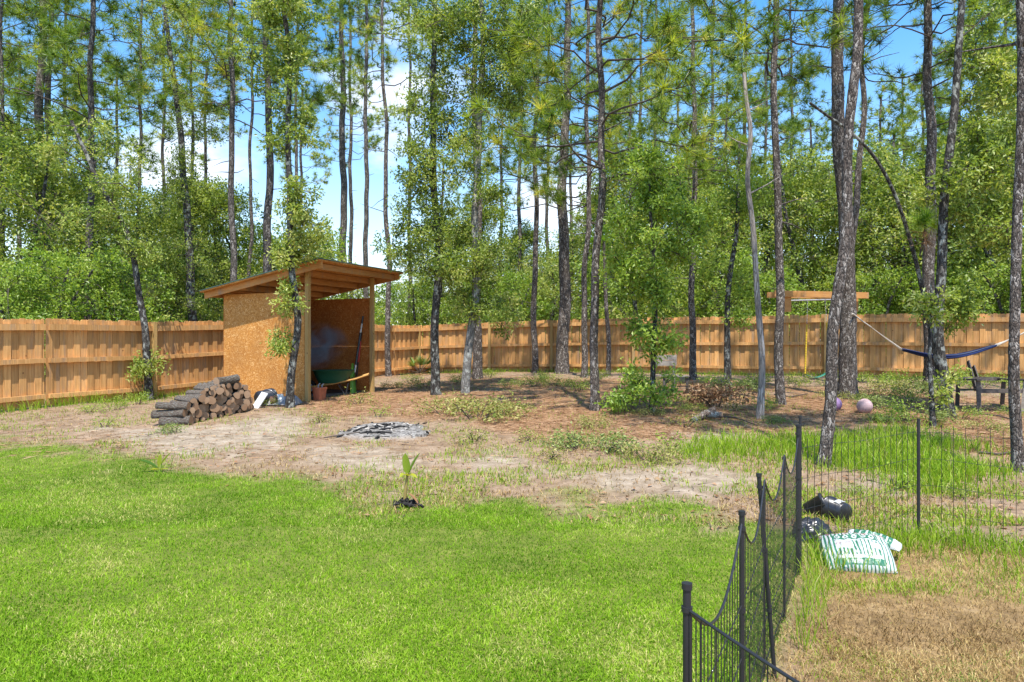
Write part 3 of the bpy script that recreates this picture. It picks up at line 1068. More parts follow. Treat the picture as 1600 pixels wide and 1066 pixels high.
def pine_parts(root, P, r0, r1, crown0, seed, per_m=3.0, blen=1.7, needle='needle', bark_='pine_bark', sides=12, rough=.10, stubs=8,
               L=.28, n=44, W=.010, tint=.5, top_tuft=True, gap=None, step=.09):
    r = np.random.default_rng(seed)
    mb = MB()
    per_m, L, W, n, blen = per_m * 1.75, L * 1.18, W * 1.5, int(n * 1.05), blen * 1.45
    Q = trunk_mesh(P, r0, r1, sides, rough, seed, mb, step=step)
    tint = tint + r.normal(-.05, .10)
    ztop = Q[-1, 2]
    # dead stubs below the crown
    for i in range(stubs):
        z = r.uniform(max(1.8, crown0 * .55), min(crown0 + 1.5, ztop))
        c = path_point(Q, z)
        a = r.uniform(0, 2 * math.pi)
        d = np.array([math.cos(a), math.sin(a), r.uniform(-.25, .35)])
        ln = r.uniform(.2, .9)
        p = [c, c + d * ln * .5, c + d * ln + [0, 0, r.uniform(-.1, .12)]]
        mb.tube(p, [.018, .012, .005], 4, 0, .5)
    mb.build('trunk', MT[bark_], root)
    lm, cm_ = MB(), MB()
    C, A = [], []
    nb = int((ztop - crown0) * per_m)
    ang = r.uniform(0, 6.28)
    for i in range(nb):
        z = crown0 + (ztop - crown0) * (i + r.uniform(0, 1)) / nb
        f = (z - crown0) / max(ztop - crown0, .1)
        c = path_point(Q, z)
        ang += 2.4 + r.normal(0, .5)
        ln = blen * (1.0 - .55 * f) * r.uniform(.55, 1.15)
        if r.random() < .06: ln *= 1.4
        d = np.array([math.cos(ang), math.sin(ang), 0])
        rise0, rise1 = r.uniform(-.15, .3), r.uniform(.0, .55)
        t = np.linspace(0, 1, 9)
        wob = np.cumsum(r.normal(0, .042, (9, 3)), 0) * ln; wob -= wob[0]
        sideb = np.array([-d[1], d[0], 0]) * r.normal(0, .18)
        B = c + d * (t[:, None] * ln) + np.array([0, 0, 1.]) * ((rise0 * t + (rise1 - rise0) * t ** 2.2) * ln)[:, None] + sideb * (np.sin(t * 3.0) * ln)[:, None] + wob
        rb = min(.024, .009 + .007 * ln)
        lm.tube(B, np.linspace(rb, .006, 9), 4, 0, .5, cap=False)
        C.append(B[-1]); A.append(unit(B[-1] - B[-2]))
        nt = int(3 + ln * 3.2)
        for k in range(nt):
            tt = r.uniform(.4, .98)
            b = np.array([np.interp(tt, t, B[:, q]) for q in range(3)])
            dd = unit(d * .7 + rvec(1, r)[0] * .75 + np.array([0, 0, .45]))
            sl = r.uniform(.15, .75) * (1.15 - .3 * tt)
            e = b + dd * sl
            lm.tube([b, (b + e) / 2 + [0, 0, -.02], e], [.008, .006, .005], 3, 0, .5, cap=False)
            C.append(e); A.append(unit(dd + [0, 0, .4]))
            if r.random() < .35 and sl > .3:
                C.append(b + dd * sl * .5); A.append(dd)
    if top_tuft:
        for k in range(4):
            C.append(Q[-1] + rvec(1, r)[0] * .1); A.append(unit(rvec(1, r)[0] * .6 + [0, 0, 1]))
    tufts(cm_, np.array(C), np.array(A), r, n, L, W, tint)
    if nb > 0: lm.build('limbs', MT['twig'], root)
    cm_.build('crown', MT[needle], root)
    return Q


def leaf_clump(mb, c, rad, n, r, L=.085, W=.036, base=.5, mat=0, droop=.15):
    """leaves on small sprays filling one ellipsoid"""
    rad = np.broadcast_to(np.asarray(rad, float), (3,))
    ns = max(3, n // 11)
    sp = rvec(ns, r) * (r.uniform(.05, 1, (ns, 1)) ** .45)
    sp = sp * rad
    pos = np.repeat(sp, n // ns + 1, 0)[:n]
    pos = pos + r.normal(0, .055 + .05 * rad.mean(), (n, 3))
    D = unit(unit(pos) * .55 + rvec(n, r) * .9 + [0, 0, -droop])
    N = unit(rvec(n, r) * .75 + [0, -.5, .6])
    t = np.repeat(r.normal(base, .16, ns), n // ns + 1)[:n] + r.normal(0, .14, n)
    mb.leaves(c + pos, D, N, L * r.uniform(.65, 1.2, n), W * r.uniform(.7, 1.25, n), mat, np.clip(t, 0, 1))


def oak_parts(root, P, r0, r1, clumps, seed, leaf='oak_leaf', bark_='oak_bark', sides=10, rough=.08, L=.088, W=.038, dens=1.0, extra_tubes=None, twigs=True, flare=1.3):
    """clumps: (centre, radius, leaves) in the tree's own frame"""
    r = np.random.default_rng(seed)
    mb, lm, cm_ = MB(), MB(), MB()
    Q = trunk_mesh(P, r0, r1, sides, rough, seed, mb, flare)
    for T, a, b in (extra_tubes or []):
        mb.tube(resample(T, .12), np.linspace(a, b, len(resample(T, .12))), 7, 0, .5, True, .08, True, seed, 9)
    mb.build('trunk', MT[bark_], root)
    done = []
    clumps = sorted(clumps, key=lambda q: np.linalg.norm((np.asarray(q[0]) - path_point(Q, q[0][2]))[:2]))
    for (c, rad, n, base) in clumps:
        c = np.asarray(c, float)
        if twigs:
            hd = np.linalg.norm((c - path_point(Q, c[2]))[:2])
            z0 = np.clip(c[2] - .55 * hd - .15, Q[0, 2] + .3, Q[-1, 2])
            s = path_point(Q, z0)
            if done:
                dd_ = np.array([np.linalg.norm(c - q_) + (9 if h_ > hd else 0) for q_, h_ in done])
                if dd_.min() < np.linalg.norm(c - s) * .8: s = done[int(dd_.argmin())][0]
            done.append((c, hd))
            hd = np.linalg.norm((c - s)[:2])
            mid = (s + c) / 2 + r.normal(0, .07, 3) + [0, 0, .06 * hd]
            t = np.linspace(0, 1, 6)[:, None]
            B = (1 - t) ** 2 * s + 2 * t * (1 - t) * mid + t ** 2 * c
            rb = min(.028, .007 + .010 * hd)
            lm.tube(B, np.linspace(rb, .005, 6), 4, 0, .5, cap=False)
            for k in range(3):
                e = c + rvec(1, r)[0] * np.broadcast_to(rad, (3,)) * .8
                lm.tube([B[3], (B[4] + e) / 2, e], [.006, .005, .003], 3, 0, .5, cap=False)
        leaf_clump(cm_, c, rad, max(8, int(n * dens)), r, L, W, base)
    if lm.f: lm.build('limbs', MT['twig'], root)
    cm_.build('crown', MT[leaf], root)
    return Q


def px_path(path, Y, base, ztop=None, drift=0.0, seed=0):
    r = np.random.default_rng(seed)
    P = [np.array(base)]
    for i, (px, py) in enumerate(path):
        P.append(at(px, py, Y + drift * (i + 1) / len(path)))
    if ztop and ztop > P[-1][2] + .3:
        d = P[-1] - P[-2]
        d = d / max(d[2], .1)
        d[:2] = np.clip(d[:2], -.05, .05)
        P.append(P[-1] + d * (ztop - P[-1][2]))
    P = np.array(P)
    L_ = resample(P, .25)
    if len(L_) > 6:       # trunks are never ruler straight
        k_ = np.arange(len(L_)) * .25
        for ax_ in (0, 1):
            L_[1:, ax_] += (.045 * np.sin(k_ * r.uniform(.7, 1.3) + r.uniform(0, 6)) + .02 * np.sin(k_ * r.uniform(2, 3.2) + r.uniform(0, 6)))[1:] * np.minimum(k_[1:] / 1.5, 1)
        return L_
    return P


def env_clumps(env, Y, base, seed, nleaf=70, rpx=20):
    nleaf = nleaf * 2.4
    """ellipses on the photo become clumps spread round the tree at its own distance"""
    r = np.random.default_rng(seed)
    out = []
    for e in env:
        px, py, rx, ry, n = e[:5]
        tone = e[5] if len(e) > 5 else .5
        for k in range(n):
            q = rvec(1, r)[0] * r.uniform(.0, 1) ** .4
            c = at(px + q[0] * rx, py + q[2] * ry, Y)
            c[1] += q[1] * rx / F * Y * .9
            rad = r.uniform(.6, 1.25) * rpx / F * Y
            out.append((c - base, np.array([1.1, 1.1, .8]) * rad, int(nleaf * r.uniform(.6, 1.4)), float(np.clip(r.normal(tone, .12), 0, 1))))
    return out


def pine(label, base_px, path, wpx, crown_py, ztop=15.0, seed=0, name='pine_tree', Y=None, group=None, **kw):
    if Y is None:
        b = on_ground(*base_px)
    else:
        x = (base_px[0] - 800) / F * Y
        b = np.array([x, Y, gz(x, Y)])
    Yb = b[1]
    t = thing(name, b, label, 'pine tree', group=group)
    if Y is not None: wpx *= .82
    P = px_path(path, Yb, b, ztop, seed=seed) - b
    r0 = wpx / 2 / F * Yb
    crown0 = CAM_H - (crown_py - 533) / F * Yb - b[2]
    pine_parts(t, P, r0, r0 * .45, crown0, seed, **kw)
    return t, b


def oak(label, base_px, path, wpx, env, ztop=None, seed=0, name='oak_tree', nleaf=70, rpx=20, **kw):
    b = on_ground(*base_px)
    t = thing(name, b, label, 'oak tree')
    P = px_path(path, b[1], b, ztop, seed=seed) - b
    r0 = wpx / 2 / F * b[1]
    oak_parts(t, P, r0, r0 * .4, env_clumps(env, b[1], b, seed, nleaf, rpx), seed, **kw)
    return t, b


# ---- oaks inside the yard
oak('dark leaning oak trunk beside the left end of the firewood pile', (233, 625), [(228, 520), (216, 430), (188, 345), (146, 272), (118, 190)], 12,
    [(130, 240, 80, 60, 18), (180, 320, 65, 60, 16), (205, 390, 30, 40, 6), (225, 430, 38, 50, 4), (236, 560, 16, 40, 4)], seed=101)
oak('straight dark oak with leafy sprouts between the firewood pile and left fence', (311, 592), [(305, 520), (294, 400), (288, 300), (284, 200), (270, 110), (255, 10)], 15,
    [(285, 250, 36, 130, 24), (310, 60, 90, 60, 20), (330, 170, 65, 60, 14), (305, 500, 20, 70, 7), (240, 110, 60, 70, 14), (300, 380, 36, 50, 8)], seed=102, ztop=11)
oak('crooked grey oak growing right in front of the chipboard shed wall', (453, 637), [(452, 580), (457, 540), (466, 500), (463, 450), (458, 400), (455, 300), (450, 200), (447, 90), (442, 0)], 12.5,
    [(452, 475, 22, 14, 4, .75), (438, 535, 20, 14, 4, .7), (448, 448, 18, 8, 2, .7), (458, 395, 28, 18, 5, .7), (480, 335, 48, 52, 20, .6), (462, 215, 38, 45, 12), (440, 110, 50, 60, 20), (430, 20, 65, 40, 16), (440, 390, 36, 36, 7, .6)],
    seed=103, ztop=11, rpx=14, nleaf=60)
oak('leafy oak with a blackish lower trunk right of the shed', (681, 617), [(681, 500), (682, 400), (680, 300), (678, 150), (676, 0)], 14,
    [(680, 220, 64, 140, 50), (690, 400, 58, 62, 20), (645, 365, 48, 44, 10), (680, 50, 78, 60, 26), (625, 390, 28, 25, 5), (650, 280, 45, 60, 8)], seed=104, ztop=11.5)
oak('pale grey lichened oak with a big dark crown right of the blackish oak', (727, 614), [(733, 520), (742, 440), (745, 350), (748, 250), (750, 120), (752, 0)], 14,
    [(765, 60, 88, 78, 58, .38), (750, 190, 44, 65, 12, .4), (800, 120, 60, 52, 20, .4), (735, 380, 46, 70, 16), (775, 490, 42, 40, 9, .6), (745, 440, 46, 42, 8), (755, 290, 42, 45, 7, .45)],
    seed=105, ztop=11.5, bark_='oak_bark_grey', flare=1.1)
oak('bushy bright green oak sapling standing on pine straw in mid yard', (1019, 645), [(1020, 560), (1021, 480), (1022, 400), (1020, 300), (1015, 235)], 9,
    [(1022, 350, 78, 85, 58), (1015, 440, 64, 42, 24), (1020, 520, 48, 32, 12), (995, 605, 48, 26, 6), (1036, 600, 22, 30, 3), (1005, 270, 55, 40, 14), (970, 622, 26, 10, 3)],
    seed=106, leaf='oak_leaf_bright', rpx=16, nleaf=55)
oak('slim dark oak before the back fence right of the sapling', (1137, 605), [(1139, 480), (1145, 400), (1150, 300), (1155, 220)], 11,
    [(1150, 320, 70, 70, 30), (1135, 440, 40, 45, 9), (1150, 500, 16, 40, 4)], seed=107, leaf='oak_leaf_bright')
oak('leaning lichen covered oak behind the middle of the hammock', (1483, 652), [(1476, 560), (1468, 470), (1468, 360), (1476, 270), (1490, 180), (1500, 90), (1505, 0)], 16,
    [(1545, 190, 60, 90, 26), (1520, 300, 70, 60, 24), (1510, 480, 36, 50, 7), (1560, 360, 50, 60, 16), (1485, 590, 10, 16, 1, .7), (1555, 60, 60, 50, 10)], seed=108, ztop=11)
oak('thin young oak stem in front of the lichen covered oak', (1458, 668), [(1457, 600), (1453, 520), (1450, 440)], 8,
    [(1470, 600, 16, 26, 2, .7), (1455, 470, 24, 40, 6)], seed=109, rpx=12, nleaf=40)

# ---- pines inside the yard
pine('very thin straight pine directly behind the right shed post', (607, 588), [(606, 400), (602, 200), (598, 60), (596, -20)], 9, 190, 12.2, 201, per_m=1.6, blen=1.5, stubs=14)
pine('reddish pine trunk just behind the pale grey oak', (746, 592), [(748, 400), (742, 200), (745, 0)], 15, 150, 12.2, 202, per_m=2.4, blen=1.8)
pine('very thin pine in front of the back fence left of the stoutest pine', (836, 583), [(836, 400), (838, 160), (839, 40)], 10, 190, 12.2, 203, per_m=2.6, blen=1.3)
pine('stout straight dark pine close to the centre of the back fence', (879, 584), [(881, 480), (880, 300), (884, 150), (890, 0)], 20, 345, 12.2, 204, per_m=2.6, blen=2.0, tint=.6)
pine('slender pine pair partner right of the stout centre pine', (913, 590), [(914, 480), (918, 330), (920, 220), (918, 120)], 10, 320, 12.5, 205, per_m=1.6, blen=1.5)
_, _b = pine('scaly pine with a base on open straw in front of the slender one', (929, 642), [(931, 500), (935, 380), (938, 200), (941, 0)], 14, 290, 12.2, 206, per_m=3.0, blen=2.0, tint=.6)
pine('straight pine rising behind the small grey wooden chair', (1083, 594), [(1083, 400), (1082, 250), (1086, 100), (1084, 0)], 11, 330, 12.2, 207, per_m=2.0, blen=1.8)
pine('reddish brown pine holding the left end of the swing beam', (1220, 632), [(1218, 500), (1214, 300), (1212, 150), (1209, 0)], 14, 120, 12.2, 208, per_m=2.6, blen=1.8, stubs=16)
bP_t, bP = pine('nearest scaly pine with its base in tall grass behind the wire fence', (1287, 728), [(1297, 640), (1307, 540), (1315, 450), (1325, 330), (1328, 200), (1333, 90), (1337, 0)], 18, -260, 12, 209,
     per_m=2.6, blen=1.5, sides=20, rough=.14, stubs=6, step=.05)
bQ_t, bQ = pine('thickest pine trunk holding the right end of the swing beam', (1325, 622), [(1325, 540), (1322, 450), (1318, 370), (1316, 250), (1311, 100), (1308, 0)], 26, -20, 12.2, 210,
     per_m=3, blen=2.0, sides=18, rough=.12, stubs=10, step=.06)
pine('kinked pine trunk behind the thickest pine', (1333, 602), [(1332, 480), (1333, 400), (1335, 300), (1345, 200), (1351, 160), (1347, 100), (1356, 40), (1361, 0)], 12, 120, 12.2, 211, per_m=2.4, blen=1.6)
pine('flaky barked pine standing behind the hammock and the lichen oak', (1453, 608), [(1455, 480), (1453, 350), (1450, 200), (1452, 80), (1455, 0)], 19, 150, 12.2, 212, per_m=2.8, blen=2.0, sides=14, rough=.13)
bV_t, bV = pine('near flaky pine at the far right beside the dark wooden chair', (1591, 738), [(1588, 600), (1586, 500), (1588, 370), (1595, 200), (1597, 60), (1592, 0)], 16, -100, 12, 213, per_m=2.4, blen=1.3, sides=16, rough=.13, step=.05)

# dead snag
b = on_ground(1187, 655)
t = thing('dead_snag', b, 'bare grey dead tree stem with a broken top left of the swing', 'dead tree')
P = px_path([(1190, 520), (1188, 430), (1182, 350), (1159, 262), (1178, 215), (1160, 160), (1160, 114)], b[1], b) - b
m = MB(); trunk_mesh(P, 5.5 / F * b[1], 3 / F * b[1], 10, .08, 5, m)
for z, a_, ln in ((3.8, .3, .7), (4.6, 2.6, .4), (5.2, 0.2, .35)):
    Q = resample(P, .1); c = path_point(Q, z)
    m.tube([c, c + [math.cos(a_) * ln * .5, .1, ln * .25], c + [math.cos(a_) * ln, .15, ln * .55]], [.014, .01, .004], 5)
m.build('trunk', MT['snag'], t)

# leaning young pine with one big tuft
b = on_ground(1470, 640)
t = thing('leaning_pine', b, 'thin bare pine stem leaning far left across the thick trunk with one bright tuft', 'pine tree')
P = px_path([(1462, 560), (1452, 480), (1441, 420), (1425, 370), (1400, 310), (1370, 255), (1340, 215), (1315, 195), (1290, 183), (1262, 160)], b[1], b, drift=-.6) - b
m = MB(); trunk_mesh(P, 4 / F * b[1], 2 / F * b[1], 8, .08, 6, m, 1.1)
m.build('trunk', MT['oak_bark'], t)
m, c2 = MB(), MB()
r_ = np.random.default_rng(9)
s = at(1437, 400, b[1] - .2) - b; e = at(1446, 345, b[1] - .3) - b
m.tube([s, (s + e) / 2 + [.03, 0, 0], e], [.016, .014, .012], 5)
m.build('limbs', MT['twig'], t)
tufts(c2, np.array([e, e + [.05, 0, .1], e + [-.1, .05, -.02], e + [.12, -.05, -.1]]), np.array([[0, 0, 1.], [.3, 0, 1], [-.5, 0, .6], [.6, 0, .3]]), r_, 110, .42, .010, .6)
c2.build('crown', MT['needle_bright'], t)
c3 = MB()
tufts(c3, np.array([e + [-.02, 0, -.25], e + [.02, 0, -.4]]), np.array([[0, 0, -1.], [0, 0, -1]]), r_, 45, .36, .008, .6)
c3.build('dead_needles', MT['straw'], t)
# young pine with star tuft behind scaly pine
b = on_ground(950, 588)
t = thing('young_pine', b, 'young pine with bright star shaped tufts peeking above the fence behind the scaly pine', 'pine tree')
P = px_path([(950, 470), (946, 400), (943, 375)], b[1], b) - b
m = MB(); trunk_mesh(P, 4 / F * b[1], 2.4 / F * b[1], 7, .06, 8, m, 1.1); m.build('trunk', MT['pine_bark'], t)
c2 = MB(); e = P[-1]
tufts(c2, np.array([e, e + [.3, 0, .1], e + [-.35, .1, .0], e + [.1, 0, .3], e + [-.15, 0, -.5]]), np.array([[0, 0, 1.], [.6, 0, 1], [-.6, 0, .7], [0, 0, 1.], [-1, 0, .3]]), r_, 90, .42, .014, .6)
c2.build('crown', MT['needle_bright'], t)

# ---- pines beyond the fences
BG_P = [
    (2, 24, 9, [(2, 300), (3, 0)], 230, 'thin pine cut by the left frame edge beyond the left fence'),
    (60, 27, 22, [(62, 300), (66, 0)], 330, 'thick dark pine trunk at upper left beyond the left fence'),
    (76, 29, 16, [(76, 300), (78, 0)], 250, 'pine trunk right against the thick dark one at upper left'),
    (138, 21, 15, [(140, 300), (146, 0)], 260, 'pale scaly pine beyond the left fence, third from the left'),
    (215, 27, 8, [(218, 300), (220, 60)], 200, 'thin pine beyond the left fence left of the sprouting oak'),
    (365, 22, 14, [(362, 250), (362, 0)], 190, 'leaning double pine behind the roof low end of the shed'),
    (419, 24, 18, [(420, 250), (416, 0)], 190, 'thick dark pine behind the shed roof centre'),
    (538, 38, 16, [(536, 250), (534, 0)], 190, 'reddish pine beyond the shed right of the roof peak'),
    (549, 46, 9, [(548, 250), (547, 60)], 260, 'thin pale pine touching the reddish one behind the shed'),
    (572, 34, 11, [(572, 200), (572, 0)], 60, 'bare straight pole pine standing against open sky behind the shed'),
    (781, 38, 9, [(783, 300), (785, 180)], 330, 'thin pine beyond the fence right of the big grey oak'),
    (891, 36, 9, [(892, 400), (893, 200)], 260, 'slim pine half hidden behind the stout centre pine'),
    (960, 40, 9, [(962, 400), (962, 180)], 300, 'slim background pine right of the scaly straw base pine'),
    (1062, 44, 8, [(1060, 300), (1058, 120)], 270, 'far pine showing above the bright sapling'),
    (1160, 42, 10, [(1162, 300), (1165, 60)], 260, 'far pine behind the top of the dead snag'),
    (1110, 36, 9, [(1112, 300), (1114, 60)], 240, 'far pine between the chair pine and the dead snag'),
    (1238, 46, 8, [(1238, 300), (1236, 60)], 240, 'far pine seen right of the swing beam pine'),
    (1376, 40, 8, [(1376, 300), (1376, 150)], 250, 'far dark pine right of the thickest trunk'),
    (1412, 44, 7, [(1412, 300), (1410, 120)], 260, 'thin far pine left of the hammock oak'),
    (1525, 38, 9, [(1526, 300), (1530, 80)], 260, 'far pine between the lichen oak and right edge pine'),
    (1570, 44, 9, [(1570, 300), (1572, 60)], 250, 'far pine close to the right frame edge'),
    (1000, 50, 9, [(1000, 300), (1002, 60)], 280, 'distant pine above the left half of the sapling'),
    (470, 52, 8, [(470, 300), (472, 140)], 300, 'distant pine above the ridge of the shed roof'),
    (320, 40, 9, [(320, 300), (322, 100)], 240, 'distant pine behind the sprouting oak'),
    (180, 44, 9, [(182, 300), (184, 100)], 300, 'distant pine in the left wood behind the leaning oak'),
    (30, 40, 10, [(30, 300), (30, 100)], 260, 'distant pine at far left behind the thick trunk'),
    (690, 56, 8, [(690, 400), (692, 250)], 380, 'distant small pine behind the leafy oak'),
    (640, 60, 7, [(640, 450), (642, 410)], 470, 'small distant pine standing in the sky gap right of the shed'),
    (860, 60, 7, [(858, 450), (858, 400)], 450, 'small distant pine left of the stout centre pine'),
    (1025, 33, 8, [(1025, 300), (1026, 60)], 330, 'bright crowned pine just above the sapling top'),
    (985, 30, 8, [(985, 300), (984, 110)], 330, 'bright crowned pine left of the sapling top'),
    (1135, 31, 8, [(1135, 300), (1136, 130)], 330, 'bushy crowned pine left of the dead snag top'),
    (1195, 34, 8, [(1195, 300), (1197, 90)], 340, 'bushy crowned pine right of the dead snag top'),
    (1270, 36, 8, [(1268, 300), (1266, 190)], 340, 'short bushy crowned pine above the swing beam'),
    (1395, 32, 9, [(1395, 300), (1397, 210)], 340, 'short bushy crowned pine right of the kinked pine'),
    (1440, 40, 8, [(1440, 300), (1442, 120)], 310, 'pine crown behind the flaky pine'),
    (1500, 32, 9, [(1500, 300), (1502, 60)], 300, 'broad pine crown above the lichen oak'),
    (1545, 30, 9, [(1545, 300), (1548, 30)], 310, 'broad pine crown left of the right edge pine'),
    (1610, 32, 9, [(1610, 300), (1610, 30)], 320, 'broad pine crown cut by the right frame edge'),
    (100, 33, 9, [(100, 300), (102, 60)], 280, 'pine crown between the thick dark and pale scaly pines'),
    (255, 36, 8, [(255, 300), (257, 60)], 230, 'pine crown left of the sprouting oak top'),
    (300, 30, 8, [(300, 250), (300, 40)], 170, 'pine crown above the sprouting oak'),
    (330, 34, 8, [(335, 420), (338, 330)], 440, 'young bright pine above the low end of the shed roof'),
    (390, 30, 8, [(392, 250), (395, 30)], 150, 'pine crown between the double pine and thick shed pine'),
    (460, 36, 8, [(462, 250), (465, 40)], 130, 'pine crown above the crooked grey oak'),
    (640, 40, 8, [(640, 250), (640, 30)], 90, 'pine crown left of the leafy oak top'),
    (810, 34, 9, [(812, 300), (815, 60)], 290, 'pine crown between the grey oak and very thin pine'),
    (855, 42, 8, [(855, 300), (857, 40)], 240, 'pine crown left of the stout pine'),
]
for i, (px, Y, w, path, cpy, lab) in enumerate(BG_P):
    far = Y > 34
    top_py = path[-1][1]
    zt = CAM_H - (top_py - 533) / F * Y + (3.5 if top_py < 70 else .3)
    pine(lab, (px, 0), path, w, cpy, zt, 300 + i, Y=Y, per_m=2.3 if far else 2.4, blen=2.0 if Y > 30 else 1.8, bark_='pine_bark_far', sides=9, rough=.06,
         stubs=8, L=.32, n=24 if far else 36, W=.019 if far else .013, tint=.55, step=.2, group='pines standing beyond the fence')

# ---- oaks and bushes beyond the fences: a few models, copied
def bg_oak(seed, h, rad, nclump, leaf, L, W, z0=.15):
    L, W = L * 1.12, W * 1.12
    r = np.random.default_rng(seed)
    t = thing('oak_tree', (0, 0, 0), 'x', 'oak tree')
    P = np.array([[0, 0, 0], [r.normal(0, .1), r.normal(0, .1), h * .35], [r.normal(0, .3), r.normal(0, .3), h * .7], [r.normal(0, .4), r.normal(0, .4), h * .95]])
    cl = []
    for k in range(nclump):
        f = r.uniform(z0, 1) ** .9
        prof = math.sin(min(1, (f - z0) / (1 - z0) * .85 + .15) * math.pi) ** .8 * r.uniform(.75, 1.3)
        a, q = r.uniform(0, 6.28), r.uniform(.25, 1) ** .6
        c = np.array([math.cos(a) * q * rad * prof, math.sin(a) * q * rad * prof, f * h])
        cl.append((c, np.array([1.15, 1.15, .75]) * r.uniform(.42, .85), int(r.uniform(85, 160)), float(np.clip(r.normal(.5, .16), 0, 1))))
    oak_parts(t, P, .05 + .012 * h, .03, cl, seed, leaf=leaf, L=L, W=W, sides=8)
    return t


